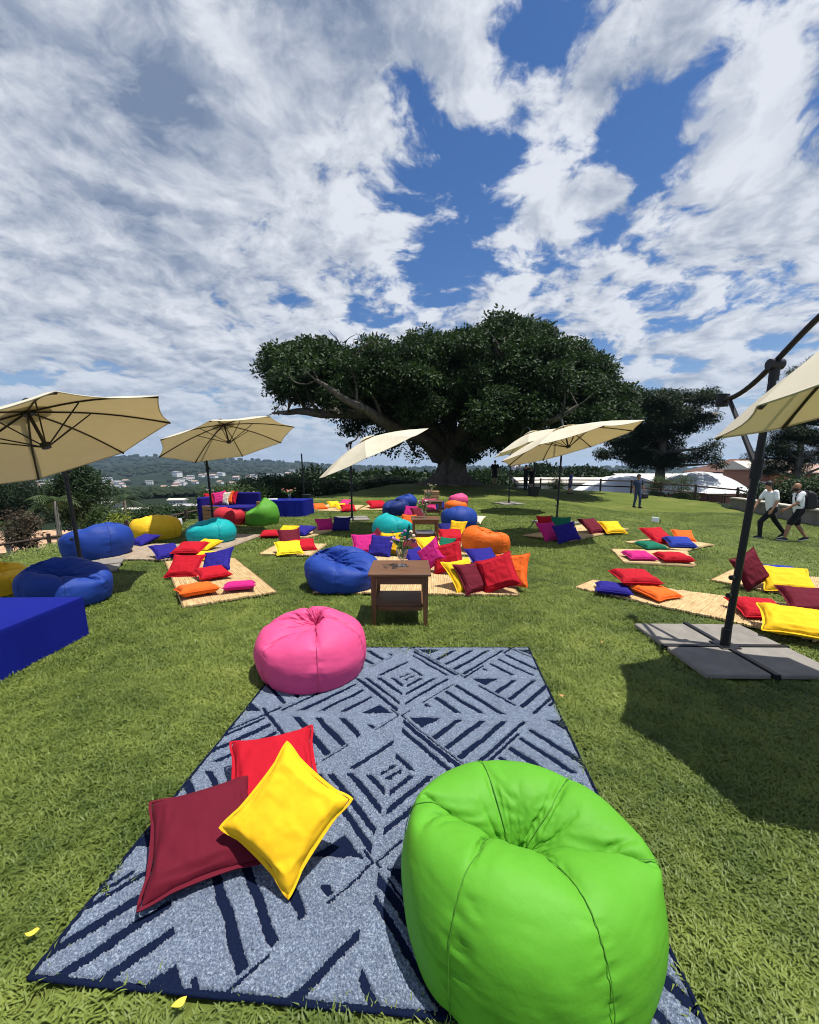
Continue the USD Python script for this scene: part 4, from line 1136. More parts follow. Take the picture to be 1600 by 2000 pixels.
vase('little vase of blush flowers beside the sofa cushions', (b1[0] + .28, b1[1] + .6, gz(b1[0], b1[1]) + .515), ['blush', 'cream', 'rust'], n=12, seed=9, spread=.14, h=.16)
sy = s0[1] + .55
for lab, col, px, py, yaw, tilt, roll, k in (('red cushion at the left end of the wooden sofa', 'red', 412, 981, 12, 62, 0, 0), ('pink cushion second from the left on the wooden sofa', 'pink', 430, 979, 6, 66, 12, 1), ('cream cushion edge between the pink and orange ones on the sofa', 'cream', 440, 979, -24, 72, 0, 2), ('orange cushion leaning on the wooden sofa', 'orange', 446, 978, -20, 68, 8, 0), ('dark red cushion at the right end of the wooden sofa', 'red', 454, 979, -28, 66, 6, 1)):
    cushion(lab, col, px, py, yaw, tilt, roll, .46, kind=k, depth=sy, base=.47)

# ---------------------------------------------------------------- lone posts and floodlights
f = on(595, 981)
t = thing('bare_post', 'bare black post with a black box at its foot behind the far blue table', 'post', f)
obj('post', tube([[0, 0, 0], [-.06, 0, 2.2]], .032, 12), BLACK, t, smooth=40)
obj('foot_box', rbox(.36, .30, .36, (.12, -.05, .19), .02), BLACK, t)
f = on(1042, 969)
t = thing('bare_post', 'slim dark post with a black bin at its foot near the standing people', 'post', f)
obj('post', tube([[0.08, .35, 0], [.12, .35, 2.35]], .045, 12), BLACK, t, smooth=40)
obj('bin', cat_([trimesh.convex.convex_hull(np.array([[x * s, y * s, z] for z, s in ((.0, .20), (.55, .26)) for x in (-1, 1) for y in (-1, 1)]))]), BLACK, t)
WHITEP = M('white_plastic', (.75, .76, .76), rough=.4)


def floodlight(label, px, py, rot):
    f = on(px, py)
    t = thing('floodlight', label, 'floodlight', f, rot)
    obj('housing', trimesh.convex.convex_hull(np.vstack([rbox(.22, .03, .17, (0, -.06, .16), .01).vertices, rbox(.14, .03, .11, (0, .05, .16), .01).vertices])), WHITEP, t)
    obj('lens', rbox(.19, .008, .14, (0, -.081, .16), .003), M('lens_glass_' + str(px), (.85, .87, .9), rough=.15), t)
    obj('bracket', cat_([box(.015, .03, .16, (s * .125, 0, .10)) for s in (-1, 1)] + [box(.265, .03, .012, (0, 0, .014))]), BLACK, t)
    obj('spike', tube([[0, 0, -.1], [0, 0, .014]], [.004, .012], 6), BLACK, t)


floodlight('small white floodlight on the grass behind the yellow bag', 348, 1030, .5)
floodlight('small white floodlight on the open lawn above the red cushions on the right', 1281, 1024, -.9)
# ---------------------------------------------------------------- trees and shrubs
FIGLEAF = leaf_material('fig_leaves', (.013, .030, .009), (.052, .100, .022), .28, (.09, .12, .03), rough=.6)
TREELEAF = leaf_material('tree_leaves', (.014, .034, .010), (.045, .085, .020), .25, (.08, .11, .03))
LIGHTLEAF = leaf_material('pale_leaves', (.035, .065, .015), (.085, .13, .03), .3, (.13, .16, .04))
DARKLEAF = leaf_material('dark_leaves', (.012, .028, .011), (.038, .068, .022), .25)
BROWNLEAF = leaf_material('brown_leaves', (.055, .040, .022), (.11, .08, .045), .2)
YELLEAF = leaf_material('yellow_leaves', (.15, .19, .02), (.32, .34, .04), .3)
BARK = usdkit.material(stage, '/World/Looks/fig_bark', {
    'g': ('geometry', {}), 'mp': ('mapping', {'scale': (5., 5., .9)}), 'n': ('noise_texture', {'scale': 1.2, 'detail': 8., 'roughness': .7}), 'r': ('rgb_ramp', {'ramp': [(.3, (.075, .062, .05)), (.6, (.17, .15, .125)), (.8, (.28, .255, .22))]}),
    'bu': ('bump', {'strength': 1., 'distance': .12}), 'p': ('principled_bsdf', {'roughness': .9, 'specular_ior_level': .15})},
    [('g.position', 'mp.vector'), ('mp.vector', 'n.vector'), ('n.fac', 'r.fac'), ('r.color', 'p.base_color'), ('n.fac', 'bu.height'), ('bu.normal', 'p.normal')], surface='p.BSDF')
PALMBARK = M('palm_bark', (.28, .25, .20), rough=.9, noise_scale=6., noise_amt=.3)


def clump(seed, n, R, lo, wd, droop=.3, flat=.75):
    g = np.random.default_rng(seed)
    d = g.normal(size=(n, 3)); d /= np.linalg.norm(d, axis=1, keepdims=True)
    c = d * (R * g.uniform(.25, 1, n) ** .6)[:, None] * [1, 1, flat]
    out = d + g.normal(0, .5, (n, 3)) + [0, 0, -droop]
    out /= np.linalg.norm(out, axis=1, keepdims=True)
    s = np.cross(out, g.normal(size=(n, 3)) * .45 + [0, 0, 1.]); s /= np.linalg.norm(s, axis=1, keepdims=True)
    up = np.cross(s, out)
    L = lo * g.uniform(.7, 1.25, n)[:, None]; W = wd * g.uniform(.7, 1.2, n)[:, None] / 2
    V = np.stack([c, c + out * L * .5 + s * W + up * W * .25, c + out * L, c + out * L * .5 - s * W + up * W * .25], 1).reshape(-1, 3)
    k = np.arange(n)[:, None] * 4
    return V, np.vstack([k + [0, 1, 2], k + [0, 2, 3]])


CLUMPS = {'fig': [clump(s, 34, .40, .19, .11) for s in (1, 2, 3)], 'tree': [clump(s, 30, .42, .18, .085) for s in (4, 5, 6)], 'fine': [clump(s, 40, .34, .12, .04, .2) for s in (7, 8)], 'needle': [clump(s, 46, .40, .22, .03, .5, .5) for s in (9, 10)],
          'coarse': [clump(s, 26, .8, .55, .34) for s in (11, 12)]}


def crown(parent, pts, kind, mat, smin=.8, smax=1.3, seed=0, name='crown', kind_tag='stuff', yaw_only=False):
    """Leaf clumps at pts (relative to the tree's base)."""
    g = np.random.default_rng(seed)
    path = numbered(str(parent.GetPath()), name)
    pi = UsdGeom.PointInstancer.Define(stage, path)
    rel = pi.CreatePrototypesRel()
    for k, (v, f) in enumerate(CLUMPS[kind]):
        m = usdkit.mesh(stage, f'{path}/leaf_clump' + (f'_{k:03d}' if k else ''), (v, f), mat)
        rel.AddTarget(m.GetPath())
    n = len(pts)
    pi.CreatePositionsAttr(Vt.Vec3fArray.FromNumpy(np.asarray(pts, np.float32)))
    pi.CreateProtoIndicesAttr(Vt.IntArray.FromNumpy(g.integers(0, len(CLUMPS[kind]), n).astype(np.int32)))
    yaw = g.uniform(0, 6.283, n); tl = g.normal(0, 0 if yaw_only else .35, n); ta = g.uniform(0, 6.283, n)
    cy, sy_ = np.cos(yaw / 2), np.sin(yaw / 2); ct, st = np.cos(tl / 2), np.sin(tl / 2)
    ax, ay = np.cos(ta) * st, np.sin(ta) * st
    qs = [Gf.Quath(float(ct[i] * cy[i]), Gf.Vec3h(float(ax[i] * cy[i] + ay[i] * sy_[i]), float(ay[i] * cy[i] - ax[i] * sy_[i]), float(ct[i] * sy_[i]))) for i in range(n)]
    pi.CreateOrientationsAttr(Vt.QuathArray(qs))
    sc = g.uniform(smin, smax, n)
    pi.CreateScalesAttr(Vt.Vec3fArray.FromNumpy(np.repeat(sc[:, None], 3, 1).astype(np.float32)))
    if kind_tag:
        tag(pi, kind=kind_tag)
    return pi


def lobe_points(c, r, n, g, shell=.55, upper=.25):
    d = g.normal(size=(n, 3)); d[:, 2] += upper; d /= np.linalg.norm(d, axis=1, keepdims=True)
    return np.asarray(c) + d * np.asarray(r) * (shell + (1 - shell) * g.uniform(0, 1, n) ** .5)[:, None]


# ---- the great fig tree
FIGB = np.array([3.05, 30.0]); FIGZ = gz(*FIGB)
fig = thing('fig_tree', 'huge spreading tree with buttressed trunk on the rise behind the tables', 'tree', (FIGB[0], FIGB[1], FIGZ))
g = np.random.default_rng(77)
ns_, nr_ = 72, 26
zz = np.r_[-.35, np.geomspace(.05, 3.6, nr_ - 1)]
th = np.arange(ns_) * 2 * np.pi / ns_
Vt_ = []
for z in zz:
    base_r = .86 + 1.25 * math.exp(-max(z, 0) / .42) + .14 * sstep(2.4, 3.6, z)
    fl = math.exp(-max(z, 0) / 1.1)
    but = 1 + (.10 + .34 * fl) * (np.abs(np.sin(th * 3.5 + .6)) ** 1.5 - .5) + .10 * np.sin(th * 11 + z * .7) * (.35 + fl) + .05 * np.sin(th * 19 - z)
    Vt_.append(np.c_[np.cos(th) * base_r * but, np.sin(th) * base_r * but, np.full(ns_, z)])
Vt_ = np.vstack(Vt_)
Vt_ += (fbm(Vt_ * 1.8, 3, 4) - .5)[:, None] * .25 * np.c_[np.cos(np.tile(th, nr_)), np.sin(np.tile(th, nr_)), np.zeros(len(Vt_))]
i, j = np.meshgrid(np.arange(nr_ - 1), np.arange(ns_), indexing='ij')
q = np.stack([i * ns_ + j, i * ns_ + (j + 1) % ns_, (i + 1) * ns_ + (j + 1) % ns_, (i + 1) * ns_ + j], -1).reshape(-1, 4)
obj('trunk', (Vt_, q), BARK, fig, smooth=50)


def fp(px, py, dy=0.):
    p = at_depth(px, py, FIGB[1] + dy)
    return p - [FIGB[0], FIGB[1], FIGZ]


limbs = [  # pixel course of each limb in the photo, with depth
    ([(868, 892, 0), (845, 868, -.5), (790, 835, -2), (735, 812, -3), (670, 806, -3.5), (600, 803, -3), (535, 806, -2)], .62, .07),
    ([(858, 892, 0), (835, 862, 1), (770, 815, 3), (690, 790, 5), (610, 755, 6)], .55, .10),
    ([(872, 888, 0), (850, 850, -1), (800, 790, -4), (740, 730, -6), (690, 690, -7)], .50, .08),
    ([(878, 885, 0), (880, 840, .5), (870, 770, 1), (850, 690, 1)], .55, .10),
    ([(890, 885, 0), (905, 845, -1.5), (950, 780, -4), (980, 700, -6)], .60, .10),
    ([(895, 888, 0), (915, 862, 0), (985, 820, -1), (1070, 770, -2), (1150, 735, -2)], .62, .10),
    ([(898, 892, 0), (925, 868, 1.5), (1000, 838, 4), (1070, 805, 5), (1130, 790, 6)], .56, .10),
    ([(890, 888, 0), (912, 850, 3), (985, 760, 6), (1040, 690, 7)], .5, .10),
    ([(880, 888, 0), (860, 850, 4), (820, 780, 8), (800, 720, 9)], .5, .10),
    ([(900, 894, 0), (930, 872, -2.5), (1010, 845, -5.5), (1080, 820, -6.5), (1130, 790, -7)], .48, .08),
    ([(862, 894, 0), (830, 862, -2.5), (760, 830, -5.5), (690, 790, -8), (620, 740, -9)], .48, .08),
]
tips = []
for pts, r0, r1 in limbs:
    P = spline([fp(*p) for p in pts], 22)
    P = P + (fbm(P * .7 + 9, 2, 8)[:, None] - .5) * .6 * np.linspace(0, 1, 22)[:, None]
    rr = r0 * (1 - np.linspace(0, 1, 22)) ** .8 + r1
    lb = obj('limb', tube(P, rr, 9), BARK, fig, smooth=True)
    br = []
    for k in range(7, 22, 2):
        for s in range(2):
            d = g.normal(size=3) * [1, 1, .6] + [0, 0, .35]; d /= np.linalg.norm(d)
            ln = g.uniform(1.2, 2.6)
            Q = spline([P[k], P[k] + d * ln * .5 + g.normal(0, .15, 3), P[k] + d * ln + [0, 0, .25]], 7)
            br.append(tube(Q, np.linspace(rr[k] * .45, .03, 7), 5)); tips.append(Q[-1])
    obj('branches', cat_(br), BARK, lb, smooth=True)
# bare twigs over the left part of the crown
tw = []
for px in list(range(640, 775, 11)):
    b = fp(px, 690 if px < 1000 else 720, g.uniform(-3, 3)); h = g.uniform(.5, 1.2)
    for s in range(2):
        d = np.array([g.normal(0, .45), g.normal(0, .3), 1.]) if px < 1000 else np.array([1., 0, .2])
        Q = spline([b, b + d * h * .5 + g.normal(0, .12, 3), b + d * h + g.normal(0, .15, 3)], 6)
        tw.append(tube(Q, np.linspace(.06, .02, 6), 4))
obj('bare_twigs', cat_(tw), BARK, fig, smooth=True)
SIL = Polygon([(495, 728), (512, 700), (528, 692), (534, 672), (560, 676), (600, 668), (640, 676), (690, 670), (735, 672), (775, 676), (790, 655), (826, 645), (850, 656), (898, 652), (925, 634), (980, 622), (1040, 627), (1080, 648), (1112, 664), (1150, 688), (1185, 706), (1196, 722), (1185, 742),
               (1226, 756), (1262, 775), (1268, 806), (1230, 832), (1180, 850), (1130, 846), (1082, 838), (1042, 850), (1000, 872), (975, 858), (930, 838), (880, 828), (840, 830), (806, 850), (760, 838), (722, 848), (690, 838), (668, 818), (632, 800), (590, 792), (548, 800), (532, 772), (508, 750)])
pts = []
gap = fbm
cand = g.uniform([490, 618], [1272, 875], (9000, 2))
shapely.prepare(SIL)
inn = shapely.contains(SIL.buffer(-15), shapely.points(cand))
cand = cand[inn]
chosen = []
for c in cand:
    layer = g.integers(0, 5)
    if all((c[0] - o[0]) ** 2 + ((c[1] - o[1]) * 1.35) ** 2 > 31 ** 2 or o[2] != layer for o in chosen):
        chosen.append((c[0], c[1], layer))
for x, y, layer in chosen:
    D = 8.6 * math.sqrt(max(.04, 1 - ((x - 880) / 410) ** 2))
    yrel = (y - 745) / 110
    dy = D * (-1 + 2 * (layer + g.uniform(.1, .9)) / 5) * (1 - .25 * max(0, -yrel))
    # the lower middle of the crown is open: limbs show there
    if y > 795 and 700 < x < 1090 and g.uniform() < .45:
        continue
    ed = SIL.exterior.distance(Point(x, y))
    hole = float(fbm(np.array([[x / 48., y / 34., layer * .35]]), 2, 41)[0])
    if hole < (.56 if x < 640 else .51 if x < 780 and y < 740 else .44 if x < 780 else .41) or (ed < 26 and g.uniform() < .25):
        continue
    c = fp(x, y, dy)
    R = g.uniform(.7, 1.3)
    pts.append(lobe_points(c, [R, R, R * .62], int(30 * R * R + 12), g, .5, .35))
for t_ in tips:
    px_ok = True
    pts.append(lobe_points(t_, [.6, .6, .4], 7, g))
for (x, y, n) in ((915, 893, 16), (905, 882, 10), (928, 885, 8), (700, 842, 10), (680, 838, 10), (540, 802, 6), (820, 858, 10), (985, 868, 14), (1060, 852, 12), (1003, 872, 10), (1140, 850, 10), (745, 850, 8)):
    pts.append(lobe_points(fp(x, y, g.uniform(-3, 1)), [.55, .5, .35], n, g))
pts = np.vstack(pts)
pp = pts + [FIGB[0], FIGB[1], FIGZ] - EYE
zc = pp @ FW
sx_, sy2 = 800 + 800 * pp[:, 0] / zc, 1035 - 800 * (pp @ UP) / zc
pts = pts[shapely.contains(SIL.buffer(9), shapely.points(sx_, sy2)) | (sy2 > 835)]
crown(fig, pts, 'fig', FIGLEAF, .8, 1.35, 3)


def tree(name, label, cat, base, h, lobes, kind='tree', mat=None, dens=16, trunk_r=.18, seed=0, group=None, lean=0., smin=.8, smax=1.4, bark=None, branches=True, twiggy=False):
    """lobes: (dx, dy, z, rx, rz) relative to the base."""
    g = np.random.default_rng(seed + 100)
    t = thing(name, label, cat, (base[0], base[1], base[2]), 0, group)
    topz = max(l[2] for l in lobes)
    nl = len(lobes)
    for dx, dy, z, rx, rz in list(lobes)[:nl] if twiggy else ():
        for _ in range(2):
            a, e = g.uniform(0, 6.28), g.normal(0, .45)
            k = g.uniform(.38, .6)
            lobes.append((dx + rx * math.cos(a) * .95, dy + rx * math.sin(a) * .95, z + rz * (e + .35), rx * k, rz * k * 1.05))
    P = spline([[0, 0, -.3], [lean * .3, 0, topz * .4], [lean, 0, topz]], 10)
    obj('trunk', tube(P, np.linspace(trunk_r * 1.25, trunk_r * .35, 10), 8), bark or BARK, t, smooth=True)
    ps = []
    br = []
    for dx, dy, z, rx, rz in lobes:
        n = int(dens * (rx * rx + 2 * rx * rz) / 1.2 / (smin * smax)) + 6
        ps.append(lobe_points((dx, dy, z), (rx, rx, rz), n, g, .45, .25))
        k = min(9, max(2, int(10 * (z - rz) / topz)))
        if branches:
            br.append(tube(spline([P[k], (P[k] + [dx, dy, z]) / 2 + [0, 0, -.1], [dx, dy, z]], 6), np.linspace(trunk_r * .45, .03, 6), 5))
    if br:
        obj('branches', cat_(br), bark or BARK, t, smooth=True)
    crown(t, np.vstack(ps), kind, mat or TREELEAF, smin, smax, seed)
    return t


def round_lobes(h, w, seed, n=9, low=.25, squash=.7):
    g = np.random.default_rng(seed)
    out = []
    for k in range(n):
        a = g.uniform(0, 6.28); q = math.sqrt(g.uniform(0, 1)) * w * .32
        z = h * g.uniform(low + .12, .86)
        s = w * g.uniform(.20, .34) * (1.1 - .45 * abs(z / h - .55))
        out.append((q * math.cos(a), q * math.sin(a), z, s, s * squash))
    out.append((0, 0, h * .8, w * .26, h * .17)); out.append((0, 0, h * (low + .25), w * .36, h * .2))
    return out


def plant_at(px, base_py, d):
    """Foot point on the ground along the pixel column, at depth d."""
    p = at_depth(px, base_py, d)
    return np.array([p[0], d, gz(p[0], d)])


def size_to(base, top_py):
    """Height of a thing standing at base whose top the photo shows at row top_py."""
    d = ray(800, top_py)
    return EYE[2] + d[2] * base[1] / d[1] - base[2]


# second tree, right behind the fig tree's right side
b = plant_at(1290, 920, 42); h = size_to(b, 762)
W = 42 / 800
tree('broad_tree', 'dark layered tree standing right of the great fig tree, behind the white tents', 'tree', b, h, [((x - 1290) * W, g.uniform(-3, 3), size_to(b, y), r * W, r * W * .55) for x, y, r in ((1230, 790, 26), (1262, 788, 26), (1300, 780, 26), (1340, 783, 27), (1358, 800, 22), (1320, 806, 26), (1270, 815, 30), (1230, 826, 28), (1335, 826, 24), (1300, 842, 28), (1245, 850, 30), (1215, 872, 26), (1280, 872, 30), (1325, 868, 26), (1350, 890, 24), (1300, 900, 30), (1240, 895, 32), (1375, 896, 14), (1205, 885, 18), (1190, 862, 12))], 'tree', DARKLEAF, 30, .5, 1, smin=.8, smax=1.4, twiggy=True)
# conifer on the right edge
b = plant_at(1552, 960, 34); h = size_to(b, 706); W = 34 / 800
lob = []
for x, y, r in ((1540, 715, 16), (1560, 722, 18), (1528, 735, 18), (1552, 745, 26), (1585, 750, 22), (1515, 770, 22), (1548, 775, 30), (1590, 785, 30), (1505, 800, 24), (1540, 815, 34), (1590, 820, 36), (1490, 835, 20), (1520, 850, 34), (1575, 855, 42), (1610, 850, 40), (1490, 875, 24), (1525, 890, 34), (1590, 895, 34), (1625, 890, 40), (1510, 915, 22), (1560, 915, 26)):
    lob.append(((x - 1552) * W, g.uniform(-1.6, 1.6), size_to(b, y), r * W * .95, r * W * .42))
tree('conifer', 'tall feathery dark conifer at the right edge behind the walking people', 'tree', b, h, lob, 'needle', DARKLEAF, 26, .28, 2, smin=.8, smax=1.3, twiggy=True)

# wooded band behind the fig tree, left and right
BAND = [(640, 912, 64, 9, 0), (668, 918, 58, 8, 0), (700, 915, 60, 9, 3), (735, 926, 52, 8, 0), (765, 925, 50, 7, 0), (812, 912, 46, 5.5, 3), (845, 920, 62, 9, 0), (905, 920, 66, 8, 0), (940, 915, 60, 8, 3), (975, 918, 66, 9, 0), (1008, 912, 70, 9, 0),
        (1050, 908, 72, 10, 0), (1085, 905, 76, 10, 3), (1120, 904, 74, 10, 0), (1155, 908, 78, 10, 0), (1190, 910, 70, 9, 3), (1225, 918, 72, 9, 0), (1405, 905, 84, 8, 0), (600, 928, 70, 9, 0), (625, 934, 60, 8, 3)]
BANDL = ['bushy tree behind the low tip of the edge-on umbrella', 'dark tree just right of the low tip of the edge-on umbrella', 'leafy tree behind the post of the edge-on umbrella', 'dark tree right of the post of the edge-on umbrella', 'low dark tree halfway between the edge-on umbrella post and the great trunk',
         'rounded tree standing closest to the great trunk on its left', 'dark tree mostly hidden behind the great trunk', 'dark tree directly right of the great trunk', 'leafy tree behind the lone person in black', 'dark tree right of the lone person in black', 'dark tree behind the group of standing people',
         'tall dark tree left of the wide umbrella post', 'leafy tree behind the wide umbrella post', 'dark tree behind the person in the blue shirt', 'dark tree above the left end of the white tents', 'leafy tree at the foot of the layered tree, its left side', 'low dark tree at the foot of the layered tree', 'small dark tree rising behind the brown tiled roof', 'dark tree behind the bare black post', 'leafy tree right of the bare black post']
for k, (px, top, d, w, mt) in enumerate(BAND):
    b = plant_at(px, 950, d); h = max(2.2, size_to(b, top) - 1.5)
    where = 'left of' if px < 860 else 'right of'
    tree('bushy_tree', BANDL[k], 'tree', b, h, round_lobes(h, w, k + 5, 9, .1), 'coarse', TREELEAF if mt else DARKLEAF, 7, .2, k + 10, group=f'trees in the band {where} the great trunk', smin=.7, smax=1.3)
# low round shrubs along the crest left of the trunk and behind the sofa
SHR = [(452, 936, 27, 5.0, 'l'), (500, 925, 30, 5.5, 't'), (545, 935, 28, 5.0, 't'), (590, 942, 30, 5, 'd'), (635, 940, 33, 5, 't'), (675, 944, 35, 5, 'd'), (715, 936, 40, 5, 't'), (760, 937, 40, 5, 'd'), (800, 930, 40, 4, 't'), (350, 985, 26, 3, 't'), (470, 950, 24, 4, 'l'), (525, 948, 25, 3.6, 't')]
SHRL = ['pale green shrub behind the wooden sofa', 'tall green shrub behind the right end of the sofa', 'green shrub behind the far blue covered table', 'dark shrub at the bare black post', 'green shrub behind the far orange cushion', 'dark shrub behind the far pink cushion', 'green shrub left of the edge-on umbrella post', 'dark shrub behind the long red cushion',
        'green shrub next to the great trunk, at its left foot', 'rounded green shrub in the valley right of the yellow bean bag', 'pale green shrub peeking over the sofa cushions', 'green shrub over the green bean bag']
for k, (px, top, d, w, mt) in enumerate(SHR):
    b = plant_at(px, 990, d); h = max(.9, size_to(b, top) - .55)
    tree('shrub', SHRL[k], 'shrub', b, h, round_lobes(h, w, k + 40, 8, .05), 'tree', {'l': LIGHTLEAF, 't': TREELEAF, 'd': DARKLEAF}[mt], 12, .08, k + 60, group='shrubs below the lawn edge', smin=.8, smax=1.3)
# left side
b = plant_at(165, 1030, 30); h = size_to(b, 905)
tree('bushy_tree', 'tall dark leafy tree behind the leftmost umbrella post', 'tree', b, h, round_lobes(h, 3.9, 91, 14, .12, .9), 'tree', TREELEAF, 14, .2, 91)
b = plant_at(25, 1010, 45); h = size_to(b, 945)
tree('bushy_tree', 'dark rounded tree at the left edge under the umbrella', 'tree', b, h, round_lobes(h, 8.5, 92, 12, .1), 'tree', DARKLEAF, 12, .2, 92)
b = plant_at(-60, 1010, 48); h = size_to(b, 940)
tree('bushy_tree', 'dark tree leaving the picture at the left edge', 'tree', b, h, round_lobes(h, 8, 93, 12, .1), 'tree', DARKLEAF, 12, .2, 93)
for px, top, base, d, lab, w in ((115, 955, 1045, 23, 'palm with pale slim trunk and arching green fronds on the left', 1.55), (248, 958, 1030, 27, 'broad bushy palm left of the yellow bean bag', 1.7), (15, 1008, 1055, 21, 'small young palm at the left edge by the fence', .85)):
    b = plant_at(px, base, d); h = size_to(b, top) * .80
    t = thing('palm_tree', lab, 'palm', b)
    obj('trunk', tube([[0, 0, -.3], [.05, 0, h * .5], [0, 0, h]], [.16, .11, .10], 9), PALMBARK, t, smooth=True)
    gp = np.random.default_rng(int(px) + 300)
    for k in range(22):
        a = gp.uniform(0, 6.28); e = gp.uniform(-.1, 1.25)
        L = w * gp.uniform(.75, 1.05)
        s = np.linspace(0, 1, 12)
        hor = np.array([math.cos(a), math.sin(a), 0])
        C_ = np.array([0, 0, h]) + hor * (L * s * math.cos(e * .7))[:, None] + np.array([0, 0, 1]) * (L * s * math.sin(e) * .75 - L * .55 * s ** 2.2)[:, None]
        side = np.array([-math.sin(a), math.cos(a), 0])
        vs, fs = [], []
        for q_ in range(1, 12):
            for sg in (-1, 1):
                ln = L * .30 * math.sin(math.pi * min(.97, .12 + s[q_] * .85))
                o = C_[q_]; tip = o + side * sg * ln * .8 + (C_[min(q_ + 1, 11)] - C_[q_ - 1]) * .9 - [0, 0, ln * .35]
                dn = (C_[q_] - C_[q_ - 1]) * .38
                fs.append([len(vs), len(vs) + 1, len(vs) + 2]); vs += [o - dn, o + dn, tip]
        obj('frond', cat_([trimesh.Trimesh(np.array(vs), np.array(fs), process=False), tube(C_, np.linspace(.03, .006, 12), 4)]), LIGHTLEAF if px < 200 else TREELEAF, t)
b = plant_at(42, 1075, 17.5); h = size_to(b, 985)
tree('shrub', 'thin brown half bare shrub by the left fence', 'shrub', b, h, round_lobes(h, .9, 95, 7, .2, 1.1), 'fine', BROWNLEAF, 2.2, .05, 95)
b = plant_at(58, 1062, 18); h = size_to(b, 1000)
tree('shrub', 'brown leafed shrub right of the half bare one by the fence', 'shrub', b, h, round_lobes(h, .8, 96, 7, .2, 1.1), 'fine', BROWNLEAF, 2.2, .05, 96)
b = plant_at(237, 1040, 18); h = size_to(b, 1017)
tree('shrub', 'small bright yellow green shrub left of the yellow bean bag', 'shrub', b, h + .3, round_lobes(h + .3, .9, 97, 6, .1, .8), 'fine', YELLEAF, 14, .03, 97)
SLOPEL = ['pale shrub above the middle of the long blue bean bag', 'shrub behind the left end of the yellow bean bag', 'wide shrub behind the middle of the yellow bean bag', 'pale small shrub at the right end of the long blue bean bag', 'pale shrub at the foot of the broad bushy palm', 'shrub behind the small floodlight on the left']
RFL = ['thin pale shrub at the fence between the two white tents', 'thin pale shrub in front of the right white tent', 'pale shrub at the fence left of the person in blue', 'green shrub behind the walker in black trousers', 'green shrub behind the bearded person with the backpack', 'green shrub at the right edge under the conifer']
for k, (px, top, d, w) in enumerate(((205, 985, 24, 2.6), (285, 995, 25, 3.2), (310, 990, 30, 3.4), (225, 1000, 20, 2.0), (270, 1005, 21, 2.4), (330, 1005, 22, 2.2))):
    b = plant_at(px, 1040, d); h = max(.8, size_to(b, top))
    tree('shrub', SLOPEL[k], 'shrub', b, h, round_lobes(h, w * .75, k + 140, 8, .05), 'tree', LIGHTLEAF if k % 3 == 0 else TREELEAF, 12, .06, k + 140, group='shrubs on the left slope', smin=.6, smax=1.)
# shrubs by the right fence
for k, (px, top, d, w) in enumerate(((1282, 928, 34, 1.6), (1330, 930, 33, 2.2), (1085, 925, 40, 1.8), (1520, 950, 22, 3.0), (1575, 955, 20, 3.0), (1600, 940, 22, 3.5))):
    b = plant_at(px, 960, d); h = max(1., size_to(b, top))
    tree('shrub', RFL[k], 'shrub', b, h, round_lobes(h, w, k + 170, 8, .05, .9), 'fine' if k < 3 else 'tree', LIGHTLEAF if k < 3 else TREELEAF, 13, .05, k + 170, group='shrubs by the right fence', smin=.7, smax=1.1)
for px, base, d, top in ((1050, 960, 60, 888),):
    pass

# ---- distant woods: blobs of tree crowns over valley and hills
def blob(seed):
    s = trimesh.creation.icosphere(2, 1.)
    nn = fbm(s.vertices * 1.6 + seed * 7, 3, seed)
    s.vertices *= (.62 + .75 * nn)[:, None] * [1, 1, .85]
    s.vertices += np.random.default_rng(seed).normal(0, .05, s.vertices.shape)
    return np.array(s.vertices), np.array(s.faces)


CLUMPS['blob'] = [blob(s) for s in (1, 2, 3)]
FARLEAF = leaf_material('far_woods', (.010, .022, .010), (.026, .044, .017), .1, (.04, .055, .024), rough=.9)
woods = UsdGeom.Xform.Define(stage, '/World/distant_woods')
tag(woods, 'distant woods covering the valley floor and the hills', 'woods', kind='stuff')
g = np.random.default_rng(5)
N = 9000
rr = np.exp(g.uniform(math.log(110), math.log(3000), N)); aa = np.radians(g.uniform(-52, 52, N))
wx, wy = rr * np.sin(aa), rr * np.cos(aa)
dn = fbm(np.stack([wx / 160, wy / 160, 0 * wx], -1), 3, 17)
ok = (dn > .50) | (rr > 1500)
wx, wy, rr = wx[ok], wy[ok], rr[ok]
wz = ground(wx, wy)
szz = 2.6 * (1 + (rr / 800) ** .8) * g.uniform(.7, 1.3, len(wx))
path = '/World/distant_woods/tree_crowns'
pi = UsdGeom.PointInstancer.Define(stage, path)
rel = pi.CreatePrototypesRel()
for k, (v, f) in enumerate(CLUMPS['blob']):
    rel.AddTarget(usdkit.mesh(stage, f'{path}/crown' + (f'_{k:03d}' if k else ''), (v, f), FARLEAF).GetPath())
pi.CreatePositionsAttr(Vt.Vec3fArray.FromNumpy(np.stack([wx, wy, wz + szz * .45], -1).astype(np.float32)))
pi.CreateProtoIndicesAttr(Vt.IntArray.FromNumpy(g.integers(0, 3, len(wx)).astype(np.int32)))
pi.CreateScalesAttr(Vt.Vec3fArray.FromNumpy(np.repeat(szz[:, None], 3, 1).astype(np.float32)))
